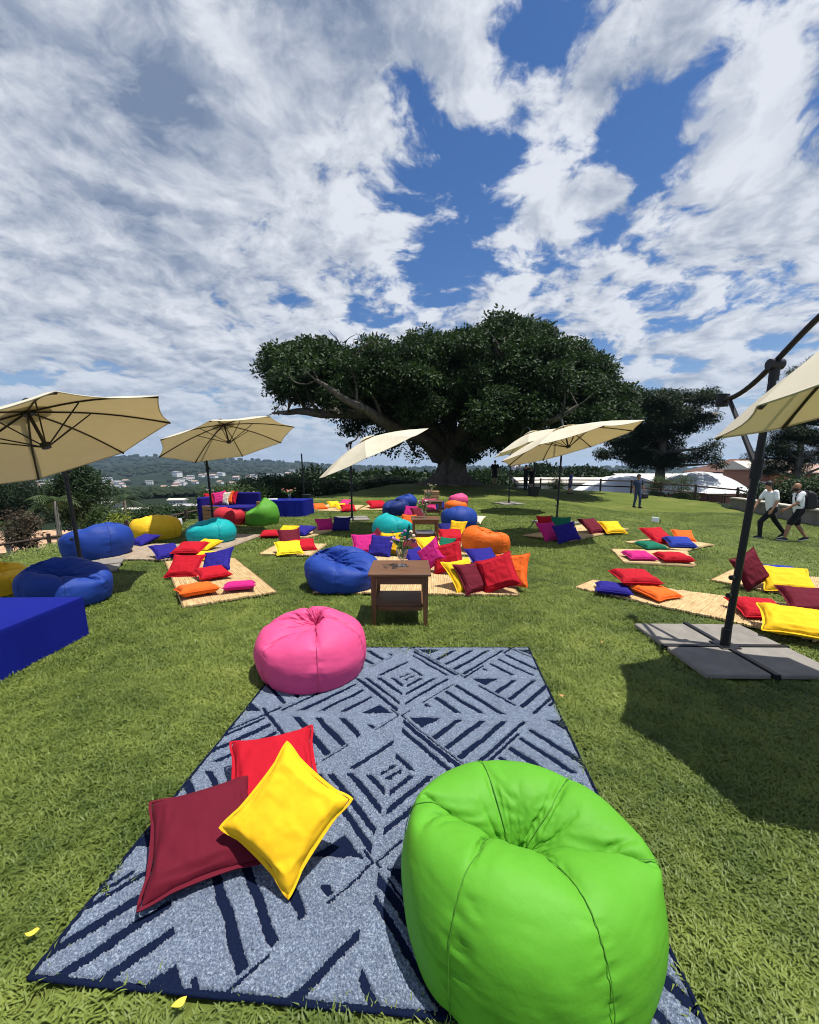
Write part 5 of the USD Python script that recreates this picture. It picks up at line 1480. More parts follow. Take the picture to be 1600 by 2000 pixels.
# ---------------------------------------------------------------- fences
def rail_fence(label, pts, h=1.1, spacing=2.5, rails=(.55, 1.02), ps=.11):
    P = np.asarray(pts, float)
    s = np.r_[0, np.cumsum(np.linalg.norm(np.diff(P, axis=0), axis=1))]
    n = int(s[-1] / spacing)
    q = np.stack([np.interp(np.linspace(0, s[-1], n + 1), s, P[:, k]) for k in (0, 1)], 1)
    z = ground(q[:, 0], q[:, 1])
    t = thing('rail_fence', label, 'fence', (q[0, 0], q[0, 1], z[0]))
    o = np.array([q[0, 0], q[0, 1], z[0]])
    g = np.random.default_rng(int(abs(P[0, 0]) * 10))
    for k in range(n + 1):
        obj('fence_post', rbox(ps, ps, h + .4, (q[k, 0] - o[0], q[k, 1] - o[1], z[k] - o[2] + (h - .3) / 2 + g.normal(0, .015)), .01, g.uniform(0, .5)), DKWOOD, t)
    for k in range(n):
        for r in rails:
            a = np.r_[q[k], z[k] + r] - o; b = np.r_[q[k + 1], z[k + 1] + r] - o
            d = (b - a) / np.linalg.norm(b - a); side = np.array([-d[1], d[0], 0]) * (ps / 2 + .025)
            obj('rail', tube([a - d * .12 + side, b + d * .12 + side + [0, 0, g.normal(0, .01)]], .055, 6), DKWOOD, t, smooth=40)
    return t


rail_fence('dark wooden rail fence along the right lawn edge before the white tents', [(10.2, 40), (11.8, 38.6), (17.4, 33.9), (20.2, 25.8), (23.5, 21.0), (30, 17)])
rail_fence('dark wooden rail fence below the left lawn edge by the sandy track', [(-30, 12.5), (-17.5, 15), (-12.0, 17.5), (-9.5, 22)], h=1.15)
tag(obj('sandy_track', sheet(Polygon([(-60, 26), (-36, 20), (-25, 21.5), (-17, 24), (-14.5, 30), (-22, 34), (-40, 38), (-60, 42)]), .05, .8), SAND, smooth=True), 'pale sandy track beyond the left fence', kind='structure')
tag(obj('sandy_track', sheet(Polygon([(-33, 60), (-24, 58), (-20, 64), (-28, 72)]), .06, 1.), SAND, smooth=True), 'small sandy clearing beyond the palms', kind='structure')

# low curved wall on the right
CONC = M('grey_wall', (.16, .145, .125), rough=.9, noise_scale=2.5, noise_amt=.3, bump=.4, bump_scale=14.)
COPING = M('pale_coping', (.42, .38, .32), rough=.85, noise_scale=5., noise_amt=.15)
wp = spline([(17.9, 22.6), (16.8, 19.0), (15.7, 15.6), (15.2, 12.5), (15.6, 8.5)], 40)
wz_ = ground(wp[:, 0] - .3, wp[:, 1])
wall = thing('garden_wall', 'low curved grey wall with pale top at the right edge of the lawn', 'wall', (wp[0, 0], wp[0, 1], wz_[0]))
o = np.array([wp[0, 0], wp[0, 1], wz_[0]])


def strip(path, z0, z1, th):
    d = np.gradient(path, axis=0); d /= np.linalg.norm(d, axis=1, keepdims=True); nn = np.stack([-d[:, 1], d[:, 0]], 1) * th / 2
    ring = [np.c_[path - nn, z0], np.c_[path + nn, z0], np.c_[path + nn, z1], np.c_[path - nn, z1]]
    n = len(path); V = np.vstack(ring) - o
    k = np.arange(n - 1)
    q = np.vstack([np.stack([a * n + k, a * n + k + 1, (a + 1) % 4 * n + k + 1, (a + 1) % 4 * n + k], 1) for a in range(4)] + [np.array([[0, n, 2 * n, 3 * n]]), np.array([[n - 1, 4 * n - 1, 3 * n - 1, 2 * n - 1]])])
    return V, q


hgt = .52 + .06 * np.linspace(0, 1, 40)
obj('wall_body', strip(wp, wz_ - .5, wz_ + hgt, .30), CONC, wall, smooth=30)
obj('coping', strip(wp, wz_ + hgt + .002, wz_ + hgt + .07, .42), COPING, wall, smooth=30)

# ---------------------------------------------------------------- white tents, greenhouse, houses
TENT = M('tent_membrane', (.80, .82, .84), rough=.6, noise_scale=.8, noise_amt=.03, translucent=((.7, .72, .75), .1))


def tent(label, px0, px1, top, base_py, d, ry=.8):
    xc = (px0 + px1) / 2
    w = (px1 - px0) / 800 * d
    b = plant_at(xc, base_py, d)
    zb = at_depth(xc, base_py, d)[2] - b[2]
    zt = size_to(b, top)
    t = thing('white_tent', label, 'tent', b)
    na_, nr = 48, 9
    V = []
    for k in range(nr):
        r = 1 - k / (nr - 1) * .999
        z = zb + (zt - zb) * (1 - r ** 2.1) ** 1.0
        th = np.arange(na_) * 2 * np.pi / na_
        sc = 1 - .025 * np.abs(np.sin(th * 6)) * r
        V.append(np.c_[w / 2 * r * sc * np.cos(th), w / 2 * ry * r * sc * np.sin(th), z - .10 * np.abs(np.sin(th * 6)) * np.sin(np.pi * r)])
    V = np.vstack(V)
    i, j = np.meshgrid(np.arange(nr - 1), np.arange(na_), indexing='ij')
    q = np.stack([i * na_ + j, i * na_ + (j + 1) % na_, (i + 1) * na_ + (j + 1) % na_, (i + 1) * na_ + j], -1).reshape(-1, 4)
    obj('membrane', (V, q), TENT, t, smooth=40)
    for k in range(12):
        a = k * np.pi / 6
        obj('edge_pole', tube([[w / 2 * math.cos(a), w / 2 * ry * math.sin(a), 0], [w / 2 * math.cos(a), w / 2 * ry * math.sin(a), zb + .02]], .06, 6), DKWOOD, t, smooth=True)
    for k in range(12):
        a = k * np.pi / 6
        r = np.linspace(.03, .99, 8)
        obj('ridge_seam', tube(np.c_[w / 2 * r * math.cos(a), w / 2 * ry * r * math.sin(a), zb + (zt - zb) * (1 - r ** 2.1) + .015], .03, 4), TENT, t)
    return t


tent('left white tent roof showing above the right fence', 1118, 1305, 929, 962, 46)
tent('right white tent roof, larger, nearest to the brick house', 1272, 1452, 922, 960, 42)
BRICK = usdkit.material(stage, '/World/Looks/brick', {'tc': ('texture_coordinate', {}), 'b': ('brick_texture', {'scale': 3.2, 'color1': (.22, .075, .045), 'color2': (.30, .11, .065), 'mortar': (.30, .25, .21), 'mortar_size': .018}), 'mp': ('mapping', {'rotation': (1.5708, 0, 0)}), 'p': ('principled_bsdf', {'roughness': .9})},
                        [('tc.object', 'mp.vector'), ('mp.vector', 'b.vector'), ('b.color', 'p.base_color')], surface='p.BSDF')
ROOFT = usdkit.material(stage, '/World/Looks/roof_tiles', {'tc': ('texture_coordinate', {}), 'w': ('wave_texture', {'scale': 2.2, 'bands_direction': 'x'}), 'n': ('noise_texture', {'scale': 2.5, 'detail': 6.}), 'r': ('rgb_ramp', {'ramp': [(.3, (.085, .042, .03)), (.7, (.17, .085, .06))]}), 'bu': ('bump', {'strength': .6, 'distance': .05}), 'p': ('principled_bsdf', {'roughness': .9})},
                        [('tc.object', 'w.vector'), ('tc.object', 'n.vector'), ('n.fac', 'r.fac'), ('r.color', 'p.base_color'), ('w.fac', 'bu.height'), ('bu.normal', 'p.normal')], surface='p.BSDF')
PALEROOF = M('pale_roof', (.48, .44, .38), rough=.8, noise_scale=.6, noise_amt=.15)
STRIPROOF = usdkit.material(stage, '/World/Looks/strip_roof', {'tc': ('texture_coordinate', {}), 'w': ('wave_texture', {'scale': .33, 'bands_direction': 'x', 'profile': 'saw'}), 'r': ('rgb_ramp', {'ramp': [(0, (.10, .10, .10)), (.12, (.42, .42, .40)), (1, (.50, .49, .46))]}), 'p': ('principled_bsdf', {'roughness': .6})},
                            [('tc.object', 'w.vector'), ('w.fac', 'r.fac'), ('r.color', 'p.base_color')], surface='p.BSDF')
WHITEW = M('white_wall', (.74, .73, .70), rough=.85, noise_scale=.3, noise_amt=.06)
WINDOWM = M('window_pane', (.02, .025, .03), rough=.15, spec=.6)
REDROOF = M('red_roof', (.36, .25, .20), rough=.9, noise_scale=.4, noise_amt=.2)
GREYROOF = M('grey_roof', (.34, .33, .33), rough=.8, noise_scale=.3, noise_amt=.15)


def gable(w, d, h, rise, over=.3, hip=0.):
    """roof solid over a w x d plan, ridge along x"""
    W_, D_ = w / 2 + over, d / 2 + over
    P = np.array([[-W_, -D_, h], [W_, -D_, h], [W_, D_, h], [-W_, D_, h], [-W_ + hip, 0, h + rise], [W_ - hip, 0, h + rise], [-W_, -D_, h - .12], [W_, -D_, h - .12], [W_, D_, h - .12], [-W_, D_, h - .12]])
    return trimesh.convex.convex_hull(P)


def house(name, label, cat, base, w, d, h, rise, wallm, roofm, rot=0., hip=0., wins=3, group=None, floors=1, chimney=False):
    t = thing(name, label, cat, base, rot, group)
    obj('wall', box(w, d, h + .6, (0, 0, h / 2 - .3)), wallm, t)
    rf = obj('roof', gable(w, d, h + .125, rise, .35, hip), roofm, t)
    if chimney:
        obj('chimney', box(.7, .7, 1.6, (w * .3, .3, h + rise)), BRICK, rf)
    for f in range(floors):
        for k in range(wins):
            x = (k + .5) * w / wins - w / 2
            fr = obj('window', rbox(w / wins * .46, .10, h / floors * .42, (x, -d / 2 - .02, (f + .55) * h / floors), .02), WHITEP, t)
            obj('pane', box(w / wins * .38, .02, h / floors * .34, (x, -d / 2 - .085, (f + .55) * h / floors)), WINDOWM, fr)
    return t


b = plant_at(1450, 950, 62); hh = size_to(b, 923)
house('brick_house', 'brick house with a broad brown tiled roof behind the right tent', 'house', b, 11.5, 9, hh, size_to(b, 898) - hh, BRICK, ROOFT, -.05, 4.0, 3, chimney=False)
b = plant_at(1335, 950, 55); hh = size_to(b, 941)
t = thing('greenhouse_roof', 'long low shed with a grey ribbed roof behind the white tents', 'shed', b)
obj('roof', (np.array([[-8, -2, hh], [9, -2, hh], [9, 3, size_to(b, 925)], [-8, 3, size_to(b, 925)], [-8, -2, hh - .1], [9, -2, hh - .1], [9, 3, size_to(b, 925) - .1], [-8, 3, size_to(b, 925) - .1]]), np.array([[0, 1, 2, 3], [7, 6, 5, 4], [0, 4, 5, 1], [1, 5, 6, 2], [2, 6, 7, 3], [3, 7, 4, 0]])), STRIPROOF, t)
for k in range(6):
    obj('shed_post', box(.14, .14, hh, (-7.8 + k * 3.3, -1.9, hh / 2 - .12)), DKWOOD, t)
obj('back_wall', box(16.5, .2, size_to(b, 929), (.5, 2.8, size_to(b, 929) / 2 - .1)), BRICK, t)
b = plant_at(1492, 955, 48); hh = size_to(b, 917)
house('brick_house', 'bare brick annex with a pale sloping roof at the right', 'house', b, 6, 6, hh, .9, BRICK, PALEROOF, -.25, 0., 2)
b = plant_at(1515, 930, 80); hh = size_to(b, 912)
house('pale_house', 'house with a long pale roof left of the conifer', 'house', b, 8, 8, hh, size_to(b, 899) - hh, WHITEW, PALEROOF, .1, 0., 3)
b = plant_at(1598, 930, 95); hh = size_to(b, 884)
house('white_building', 'tall white building at the right edge behind the conifer', 'building', b, 6.5, 8, hh, .3, WHITEW, GREYROOF, 0., 0., 2, floors=3)
b = plant_at(1585, 950, 44); hh = size_to(b, 925)
house('orange_house', 'low terracotta house at the right edge under the conifer', 'house', b, 7, 5, hh, .9, M('terracotta_wall', (.38, .17, .09), rough=.9, noise_scale=.8, noise_amt=.1), REDROOF, -.1, 1.5, 3)
b = plant_at(1110, 955, 58); hh = size_to(b, 943)
t = house('long_shed', 'long pale roofed shed behind the fence left of the tents', 'shed', b, 15, 6, hh, size_to(b, 934) - hh, WHITEW, PALEROOF, .0, 0., 6)
# warehouses and houses in the valley on the left
for px, py, wpx, hpx, lab, rf in ((207, 990, 46, 7, 'grey roofed warehouse in the valley behind the long blue bag', GREYROOF), (266, 1000, 36, 5, 'low white shed in the valley left of the yellow bag', PALEROOF), (372, 994, 44, 6, 'white flat shed in the valley right of the yellow bag', GREYROOF), (348, 984, 26, 7, 'small beige building in the valley above the yellow bag', PALEROOF), (200, 1004, 26, 4, 'low pale outbuilding in the valley right above the long blue bag', PALEROOF)):
    b = on(px, py); k = b[1] / 800
    house('valley_shed', lab, 'building', b, wpx * k, wpx * k * .6, hpx * k, hpx * k * .45, WHITEW, rf, .1, 0., 4)
proto = house('white_house', 'tiny white house on the far hillside', 'house', (-700., 900., gz(-700, 900)), 11, 8, 4.5, 2., WHITEW, REDROOF, 0., 0., 3, 'white houses on the far slope', 1)
proto2 = house('white_house', 'tiny grey roofed white block on the far hillside', 'house', (-600., 950., gz(-600, 950)), 15, 9, 7.5, .8, WHITEW, GREYROOF, .3, 0., 4, 'white blocks on the far slope', 2)
gh = np.random.default_rng(31)
spots = []
for (x0, x1, y0, y1, n) in ((0, 125, 944, 958, 20), (180, 250, 942, 958, 15), (300, 345, 950, 970, 7), (345, 470, 928, 950, 20), (370, 420, 952, 968, 7), (470, 545, 934, 948, 7), (535, 640, 925, 942, 19), (560, 625, 922, 930, 6)):
    for k in range(n):
        spots.append((gh.uniform(x0, x1), gh.uniform(y0, y1)))
for k, (px, py) in enumerate(spots):
    p = on(px, py)
    if p[1] > 2600 or p[1] < 120:
        continue
    sc = np.clip(p[1] / 800, .55, 1.6) * gh.uniform(.7, 1.2)
    src = proto if k % 3 else proto2
    copy_of(src, mat4((p[0], p[1], p[2]), gh.uniform(-.6, .6), None, sc))

# ---------------------------------------------------------------- the air
HAZE = usdkit.material(stage, '/World/Looks/haze', {'v': ('principled_volume', {'color': (.55, .74, 1.0), 'density': .00009, 'anisotropy': .3})}, [], volume='v.volume')
hz = box(18800, 18800, 330, (0, 0, 330 / 2 - 75))
tag(obj('haze', hz, HAZE), 'thin blue haze over the valley', kind='stuff')
# ---------------------------------------------------------------- people
SKIN = M('skin', (.42, .22, .14), rough=.55, spec=.35)
SKIN2 = M('skin_tan', (.30, .15, .09), rough=.55, spec=.35)
HAIR = M('dark_hair', (.012, .009, .007), rough=.6)
EYE_M = M('eyes', (.02, .015, .012), rough=.2)
FAB = {k: M('clothes_' + k, v, rough=.85, spec=.2, sheen=.1, noise_scale=8., noise_amt=.06) for k, v in {'white': (.78, .80, .82), 'black': (.012, .012, .014), 'darkblue': (.03, .045, .085), 'jeans': (.035, .05, .10), 'blue': (.03, .09, .42), 'rust': (.24, .06, .04), 'pale': (.50, .42, .40), 'charcoal': (.03, .03, .035)}.items()}
SHOE = M('shoe_dark', (.015, .015, .017), rough=.6)
SOLE = M('shoe_sole', (.72, .72, .70), rough=.6)


def sph(c, r, seg=14, s=(1, 1, 1)):
    return m3.Manifold.sphere(r, seg).scale(s).translate([float(v) for v in c])


def bone(a, ra, b, rb, sa=(1, 1, 1), sb=(1, 1, 1)):
    return m3.Manifold.batch_hull([sph(a, ra, 14, sa), sph(b, rb, 14, sb)])


def tm(man, refine=.03, smooth=6):
    if refine:
        man = man.refine_to_length(refine)
    m = man.to_mesh()
    t = trimesh.Trimesh(np.array(m.vert_properties[:, :3]), np.array(m.tri_verts), process=True)
    if smooth:
        trimesh.smoothing.filter_taubin(t, .5, .53, smooth)
    return t


def union(ms):
    return m3.Manifold.batch_boolean(ms, m3.OpType.Add)


def person(label, foot, heading, height, J, shirt, lower, shorts=False, skin=SKIN, bald=False, sleeves=True, group=None, longsleeve=False, sole=False):
    """J: joints (x to the person's right, y forward, z up; for 1.75 m). heading: 0 looks along +y."""
    k = height / 1.75
    t = thing('person', label, 'person', foot, heading, group, scale=k)
    D = dict(pel=(0, 0, .95), chest=(0, .01, 1.30), neck=(0, 0, 1.48), head=(0, .02, 1.62), face=(0, 1, 0))
    D.update(J)
    v = lambda n: np.array(D[n], float)  # noqa: E731
    pel, ch, nk, hd = v('pel'), v('chest'), v('neck'), v('head')
    fdir = v('face') / np.linalg.norm(v('face'))
    sd = np.cross(fdir, [0, 0, 1.])
    B = [bone(pel, .125, ch, .135, (1.15, .82, .9), (1.22, .82, 1.0)), bone(ch + [0, 0, .06], .115, nk - [0, 0, .04], .07, (1.5, .8, .8), (1.4, .9, .6)), bone(nk - [0, 0, .05], .058, hd - [0, 0, .05], .055),
         sph(hd + [0, 0, .02], .1, 20, (.80, .95, 1.08)), bone(hd + fdir * .045 - [0, 0, .06], .052, hd + fdir * .03, .07)]
    B += [bone(hd + fdir * .09 + [0, 0, .005], .010, hd + fdir * .108 - [0, 0, .025], .014), bone(hd + fdir * .088 - [0, 0, .06] + sd * .02, .008, hd + fdir * .088 - [0, 0, .06] - sd * .02, .008)]
    for s in (-1, 1):
        B.append(sph(hd + sd * s * .082 - [0, 0, .005], .026, 10, (.4, .8, 1.2)))
    S, L = [], []
    S += [bone(pel - [0, 0, .02], .142, ch, .15, (1.16, .86, .9), (1.24, .85, 1.0)), bone(ch + [0, 0, .06], .13, nk - [0, 0, .055], .075, (1.5, .84, .8), (1.45, .95, .6))]
    L += [bone(pel + [-.07, 0, .02], .115, pel + [.07, 0, .02], .115, (1, 1, .9), (1, 1, .9))]
    shoes = []
    for s, n in ((-1, 'l'), (1, 'r')):
        sh = v('sh' + n) if 'sh' + n in D else ch + [s * .185, 0, .12]
        el, wr = v('el' + n), v('wr' + n)
        B += [bone(sh, .056, el, .042), bone(el, .041, wr, .028)]
        hdir = (wr - el) / np.linalg.norm(wr - el)
        hs = np.cross(hdir, [s * 1., 0, 0.2]); hs /= np.linalg.norm(hs); hn = np.cross(hdir, hs)
        palm = wr + hdir * .055
        B.append(m3.Manifold.batch_hull([sph(wr, .024), sph(palm + hs * .026 + hdir * .03, .013), sph(palm - hs * .026 + hdir * .03, .013)]))
        for q, (off, ln) in enumerate(((-.027, .062), (-.009, .074), (.009, .070), (.026, .055))):
            k0 = palm + hs * off + hdir * .03
            k1 = k0 + hdir * ln * .5 + hn * .006; k2 = k1 + hdir * ln * .42 + hn * .022
            B += [bone(k0, .0095, k1, .0088), bone(k1, .0088, k2, .0075)]
        th0 = wr + hdir * .02 + hs * .024; th1 = th0 + hs * .030 + hdir * .030; th2 = th1 + hdir * .030 + hn * .008
        B += [bone(th0, .012, th1, .0105), bone(th1, .0105, th2, .0085)]
        if sleeves:
            e2 = el if longsleeve else sh + (el - sh) * .72
            S += [bone(sh, .073, e2, .062)]
            if longsleeve:
                S.append(bone(el, .055, wr - hdir * .02, .040))
        hip = pel + [s * .088, 0, -.03]
        kn, an = v('kn' + n), v('an' + n)
        B += [bone(hip, .088, kn, .058), bone(kn, .056, kn + (an - kn) * .3, .057), bone(kn + (an - kn) * .3, .057, an, .036)]
        if shorts:
            L += [bone(hip, .105, hip + (kn - hip) * .92, .086)]
        else:
            L += [bone(hip, .102, kn, .070), bone(kn, .070, an + [0, 0, .01], .052)]
        ft = v('ft' + n) if 'ft' + n in D else np.array([0, 1., -.05])
        ft = ft / np.linalg.norm(ft)
        toe = an + ft * .165 - [0, 0, .035]; heel = an - ft * .05 - [0, 0, .045]
        B.append(bone(an, .036, toe, .022))
        shoes.append((union([m3.Manifold.batch_hull([sph(an - [0, 0, .01], .045), sph(heel, .036), sph(toe, .030)])]), m3.Manifold.batch_hull([sph(heel - [0, 0, .018], .038, 12, (1, 1, .5)), sph(toe - [0, 0, .014], .036, 12, (1, 1, .5))])))
    obj('body', tm(union(B), .022, 3), skin, t, smooth=True)
    obj('shirt', tm(union(S), .03, 5), FAB[shirt], t, smooth=True)
    obj('shorts' if shorts else 'trousers', tm(union(L), .03, 5), FAB[lower], t, smooth=True)
    for a, b in shoes:
        so = obj('shoe', tm(a, .02, 2), SHOE, t, smooth=True)
        if sole:
            obj('sole', tm(b, .02, 1), SOLE, so, smooth=True)
    for s in (-1, 1):
        obj('eye', tm(sph(hd + fdir * .086 + sd * s * .034 + [0, 0, .016], .011, 10), 0, 0), EYE_M, t, smooth=True)
    if not bald:
        hr = sph(hd + [0, 0, .032] - fdir * .008, .106, 22, (.84, .99, 1.06)) - m3.Manifold.cube([.3, .3, .3], True).translate([float(x) for x in hd + fdir * .18 - [0, 0, .12]])
        hr = hr - m3.Manifold.cube([.4, .4, .2], True).translate([float(x) for x in hd - [0, 0, .17]])
        obj('hair', tm(hr, .025, 2), HAIR, t, smooth=True)
    else:
        bd = sph(hd + [0, 0, -.055] + fdir * .02, .085, 18, (.9, 1., .9)) - m3.Manifold.cube([.4, .4, .2], True).translate([float(x) for x in hd + [0, 0, .075]])
        obj('beard', tm(bd, .025, 2), HAIR, t, smooth=True)
    return t


STAND = dict(ell=(-.27, -.03, 1.16), wrl=(-.27, .05, .91), elr=(.27, -.03, 1.16), wrr=(.27, .05, .91), knl=(-.10, .02, .50), anl=(-.11, 0, .075), knr=(.10, .02, .50), anr=(.11, .02, .075))


def feet(px, py):
    p = on(px, py)
    p[2] = gz(p[0], p[1]) + .012
    return p


def tall(p, top_py):
    return size_to(p, top_py)


# two people walking on the right lawn, seen from the side, moving to the left
f = feet(1500, 1052); hgt_ = tall(f, 938) / .99
walk = dict(pel=(0, .0, .90), chest=(0, .06, 1.26), neck=(0, .10, 1.44), head=(0, .15, 1.58), face=(0, 1, -.25), shl=(-.185, .07, 1.39), shr=(.185, .07, 1.39),
            ell=(-.24, .04, 1.12), wrl=(-.22, .14, .88), elr=(.25, .20, 1.12), wrr=(.22, .33, .90), knl=(-.09, .33, .52), anl=(-.09, .30, .08), knr=(.09, -.22, .50), anr=(.09, -.50, .14), ftr=(0, 1, -.45))
person('person in a white T-shirt and black trousers striding left, dark hair, bending forward', f, math.radians(84), hgt_, walk, 'white', 'black', sole=True)
f2 = feet(1552, 1058); h2 = tall(f2, 941) / 1.0
walk2 = dict(pel=(0, 0, .92), chest=(0, .04, 1.28), neck=(0, .07, 1.46), head=(0, .11, 1.59), face=(.1, 1, -.2), shl=(-.19, .05, 1.41), shr=(.19, .05, 1.41),
             ell=(-.26, .18, 1.14), wrl=(-.20, .40, .96), elr=(.27, -.12, 1.16), wrr=(.28, -.16, .90), knl=(-.10, .22, .52), anl=(-.10, .30, .10), knr=(.10, -.05, .50), anr=(.10, -.30, .12), ftr=(0, 1, -.4))
pw = person('person in a white T-shirt and black shorts with a backpack, balding and bearded', f2, math.radians(72), h2, walk2, 'white', 'black', True, SKIN2, bald=True, sole=True)
kk = h2 / 1.75
Rw = rotxyz(math.radians(72), 0, 0)
PACK = M('black_backpack', (.012, .012, .016), rough=.6, noise_scale=6., noise_amt=.2, bump=.2, bump_scale=120.)
bp = thing('backpack', 'black backpack on the back of the bearded person in white', 'backpack', np.array(f2) + Rw @ (np.array([0, -.14, 1.22]) * kk), math.radians(72), scale=kk)
body = m3.Manifold.batch_hull([sph((x, y, z), .07) for x in (-.11, .11) for y, z in ((-.03, -.20), (-.02, .20), (-.17, -.17), (-.11, .15))])
obj('pack_body', tm(body, .03, 3), PACK, bp, smooth=True)
obj('front_pocket', tm(m3.Manifold.batch_hull([sph((x, y, z), .045) for x in (-.09, .09) for y, z in ((-.20, -.17), (-.19, .0), (-.25, -.15), (-.23, -.03))]), .03, 3), PACK, bp, smooth=True)
for s in (-1, 1):
    obj('shoulder_strap', tube(spline([[s * .12, .0, .20], [s * .13, .13, .28], [s * .14, .30, .18], [s * .14, .30, -.02], [s * .15, .14, -.20], [s * .13, -.02, -.20]], 20), .018, 6), PACK, bp, smooth=True)
obj('badge', rbox(.06, .012, .10, (.0, -.300, -.09), .004), WHITEP, bp)

f = feet(1243, 992)
pb = person('person in dark blue shirt and jeans walking with a dark bag on the right lawn', f, math.radians(190), tall(f, 926), {**STAND, 'knl': (-.10, .10, .50), 'anl': (-.10, .10, .08), 'anr': (.10, -.08, .09), 'elr': (.26, .0, 1.15), 'ell': (-.30, -.02, 1.16), 'wrl': (-.34, .04, .92)}, 'darkblue', 'jeans', skin=SKIN2)
kk = tall(f, 926) / 1.75
Rw = rotxyz(math.radians(190), 0, 0)
bg = thing('duffel_bag', 'dark bag held by the person in jeans', 'bag', np.array(f) + Rw @ (np.array([-.36, .05, .62]) * kk), math.radians(205), scale=kk)
obj('bag_body', tm(m3.Manifold.batch_hull([sph((x, y, z), .09) for x in (-.13, .13) for y in (-.05, .05) for z in (-.06, .06)]), .04, 2), PACK, bg, smooth=True)
obj('bag_handle', tube(spline([[-.10, 0, .14], [-.05, 0, .22], [.05, 0, .22], [.10, 0, .14]], 10), .012, 6), PACK, bg, smooth=True)
f = feet(1114, 965)
person('person in a bright blue shirt and navy shorts by the right fence', f, math.radians(70), tall(f, 920), {**STAND, 'knl': (-.1, .10, .5), 'anl': (-.1, .06, .08), 'anr': (.1, -.12, .09)}, 'blue', 'jeans', True)
f = feet(966, 947)
person('person in black standing alone right of the great trunk', f, math.radians(165), tall(f, 899), STAND, 'black', 'charcoal', True)
f = feet(1004, 949)
person('person in pale shirt and rust shorts under the umbrella edge', f, math.radians(150), tall(f, 902), STAND, 'pale', 'rust', True)
f = feet(1013, 951)
person('person in charcoal shirt and rust shorts second in the group by the umbrella', f, math.radians(200), tall(f, 905), STAND, 'charcoal', 'rust', True)
f = feet(1026, 957)
person('person in black holding hands up to the head', f, math.radians(215), tall(f, 908), {**STAND, 'ell': (-.40, .10, 1.52), 'wrl': (-.16, .14, 1.64), 'elr': (.40, .10, 1.52), 'wrr': (.16, .14, 1.64)}, 'black', 'black', False)
f = feet(1037, 957)
person('person in black at the right end of the standing group', f, math.radians(120), tall(f, 913), STAND, 'black', 'charcoal', True)
# ---------------------------------------------------------------- grass blades on the near lawn
GRASS = usdkit.material(stage, '/World/Looks/grass_blades', {
    'g': ('geometry', {}), 'o': ('object_info', {}), 'n': ('noise_texture', {'scale': .9, 'detail': 4.0}), 'n3': ('noise_texture', {'scale': 5., 'detail': 3.0}),
    'a': ('math', {'math_type': 'multiply', 'value2': .5}), 'c': ('math', {'math_type': 'multiply_add', 'value2': .75}), 'c2': ('math', {'math_type': 'multiply_add', 'value2': .55}), 'sb': ('math', {'math_type': 'subtract', 'value2': .42}),
    'r': ('rgb_ramp', {'ramp': [(.08, (.085, .128, .022)), (.34, (.195, .250, .048)), (.56, (.315, .345, .082)), (.74, (.48, .44, .165)), (.92, (.66, .55, .31))]}),
    'p': ('principled_bsdf', {'roughness': .5, 'specular_ior_level': .35}), 't': ('translucent_bsdf', {}), 'm': ('mix_closure', {'fac': .28})},
    [('g.position', 'n.vector'), ('g.position', 'n3.vector'), ('g.random_per_island', 'a.value1'), ('n.fac', 'c.value1'), ('a.value', 'c.value3'), ('n3.fac', 'c2.value1'), ('c.value', 'c2.value3'), ('c2.value', 'sb.value1'), ('sb.value', 'r.fac'), ('r.color', 'p.base_color'), ('r.color', 't.color'), ('p.BSDF', 'm.closure1'), ('t.BSDF', 'm.closure2')], surface='m.closure')


def turf(seed, n, half, length, width, tilt):
    g = np.random.default_rng(seed)
    b = np.c_[g.uniform(-half, half, (n, 2)), np.zeros(n)]
    a = g.uniform(0, 6.283, n); t = np.clip(g.normal(tilt, .28, n), .1, 1.5)
    L = length * g.uniform(.5, 1.35, n); W = width * g.uniform(.7, 1.25, n) / 2
    d = np.stack([np.cos(a), np.sin(a), 0 * a], 1); s = np.stack([-np.sin(a + g.normal(0, .5, n)), np.cos(a), 0 * a], 1); up = np.array([0, 0, 1.])
    m = b + d * (np.sin(t) * L * .5)[:, None] + up * (np.cos(t) * L * .62)[:, None]
    tip = b + d * (np.sin(t) * L * 1.05)[:, None] + up * (np.cos(t) * L * .8)[:, None]
    V = np.stack([b - s * W[:, None], b + s * W[:, None], m - s * W[:, None] * .8, m + s * W[:, None] * .8, tip], 1).reshape(-1, 3)
    k = np.arange(n)[:, None] * 5
    return V, np.vstack([k + [0, 1, 3], k + [0, 3, 2], k + [2, 3, 4]])


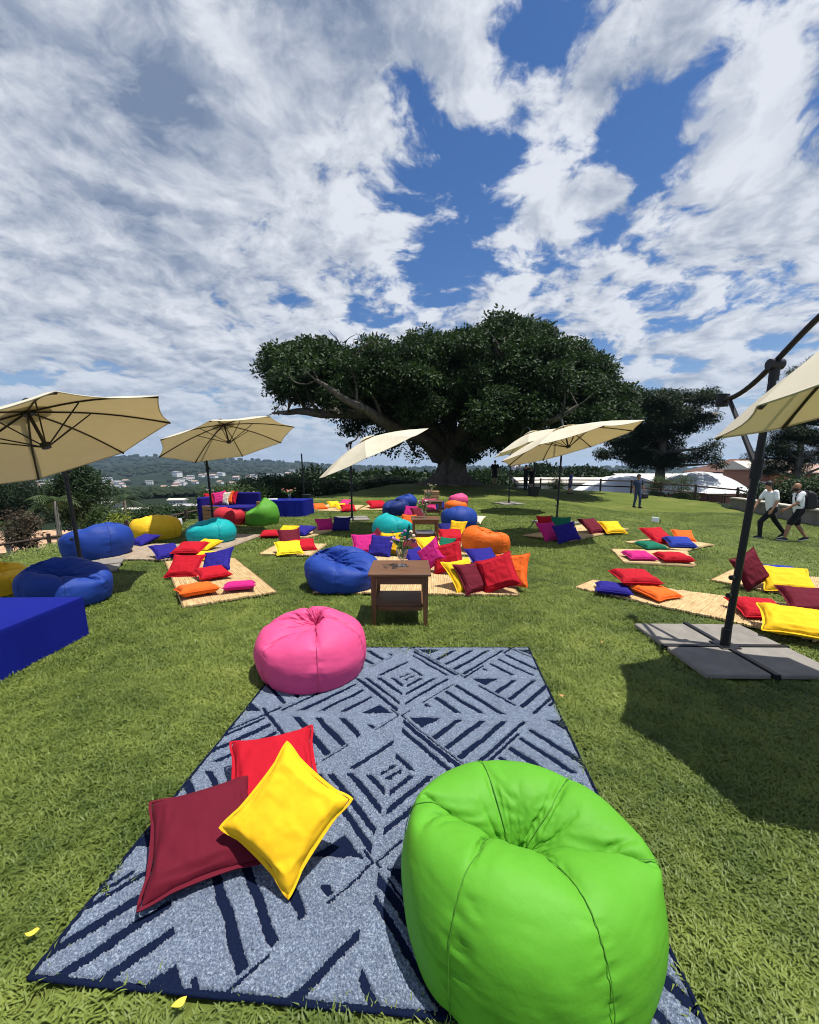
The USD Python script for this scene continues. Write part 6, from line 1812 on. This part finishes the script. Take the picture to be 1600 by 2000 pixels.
gpath = numbered('/World', 'grass')
grass = UsdGeom.PointInstancer.Define(stage, gpath)
rel = grass.CreatePrototypesRel()
protos = [turf(s, 330, .085, .042, .0062, 1.2) for s in (1, 2, 3, 4)] + [turf(s, 420, .17, .046, .0068, 1.2) for s in (5, 6, 7)] + [turf(s, 420, .34, .05, .012, 1.15) for s in (8, 9, 10)]
for k, p in enumerate(protos):
    rel.AddTarget(usdkit.mesh(stage, f'{gpath}/turf' + (f'_{k:03d}' if k else ''), p, GRASS).GetPath())
NEAR_OUT = shapely.union_all([p.buffer(.035) for p in EXCLUDE if p.is_valid])
shapely.prepare(NEAR_OUT)
g = np.random.default_rng(8)
PS, IX, SC = [], [], []
for y0, y1, step, i0, i1 in ((.45, 2.9, .088, 0, 4), (2.9, 7.2, .155, 4, 7), (7.2, 20, .32, 7, 10)):
    xs = np.arange(-1.15 * y1 - .5, 1.15 * y1 + .5, step); ys = np.arange(y0, y1, step)
    X, Y = np.meshgrid(xs, ys)
    X = X + g.uniform(-.5, .5, X.shape) * step; Y = Y + g.uniform(-.5, .5, X.shape) * step
    x, y = X.ravel(), Y.ravel()
    ok = (np.abs(x) < 1.08 * y + .35)
    x, y = x[ok], y[ok]
    P = shapely.points(x, y)
    ok = shapely.contains(LAWN.buffer(.1), P) & ~shapely.contains(NEAR_OUT, P)
    x, y = x[ok], y[ok]
    PS.append(np.stack([x, y, ground(x, y) - .006], 1)); IX.append(g.integers(i0, i1, len(x))); SC.append(g.uniform(.8, 1.15, len(x)))
PS, IX, SC = np.vstack(PS), np.concatenate(IX), np.concatenate(SC)
grass.CreatePositionsAttr(Vt.Vec3fArray.FromNumpy(PS.astype(np.float32)))
grass.CreateProtoIndicesAttr(Vt.IntArray.FromNumpy(IX.astype(np.int32)))
yaw = g.uniform(0, 6.283, len(PS))
grass.CreateOrientationsAttr(Vt.QuathArray([Gf.Quath(math.cos(a / 2), 0, 0, math.sin(a / 2)) for a in yaw]))
hv = .75 + .5 * fbm(np.c_[PS[:, :2] * 1.3, 0 * PS[:, 0]], 2, 3)
grass.CreateScalesAttr(Vt.Vec3fArray.FromNumpy(np.stack([SC, SC, SC * hv], 1).astype(np.float32)))
tag(grass, 'short green grass blades of the mown lawn', 'grass', kind='stuff')
# a few fallen leaves on the grass
DRY = M('dry_leaf', (.42, .22, .09), rough=.8)
YEL = M('yellow_leaf', (.62, .47, .05), rough=.7)
for px, py, m_, lab in ((1096, 1368, DRY, 'tan fallen leaf on the grass right of the rug'), (66, 1840, YEL, 'yellow fallen leaf on the grass at the lower left'), (352, 1980, YEL, 'yellow fallen leaf in the grass at the near edge of the rug'), (1176, 1000 + 262, DRY, 'tan fallen leaf on the grass before the grey slabs')):
    c = on(px, py)
    u = np.linspace(-1, 1, 7); w = .016 * (1 - u ** 2)
    top = np.c_[u * .02, w * .7, .006 * u ** 2 + .004 * np.sin(3 * u)]; botm = np.c_[u * .02, -w * .7, .006 * u ** 2]
    V = np.vstack([top, botm]); k = np.arange(6)
    t = obj('fallen_leaf', (V, np.stack([k, k + 1, k + 8, k + 7], 1)), m_, smooth=True)
    setx(t, mat4((c[0], c[1], c[2] + .036), px * .1)); tag(t, lab, 'leaf')
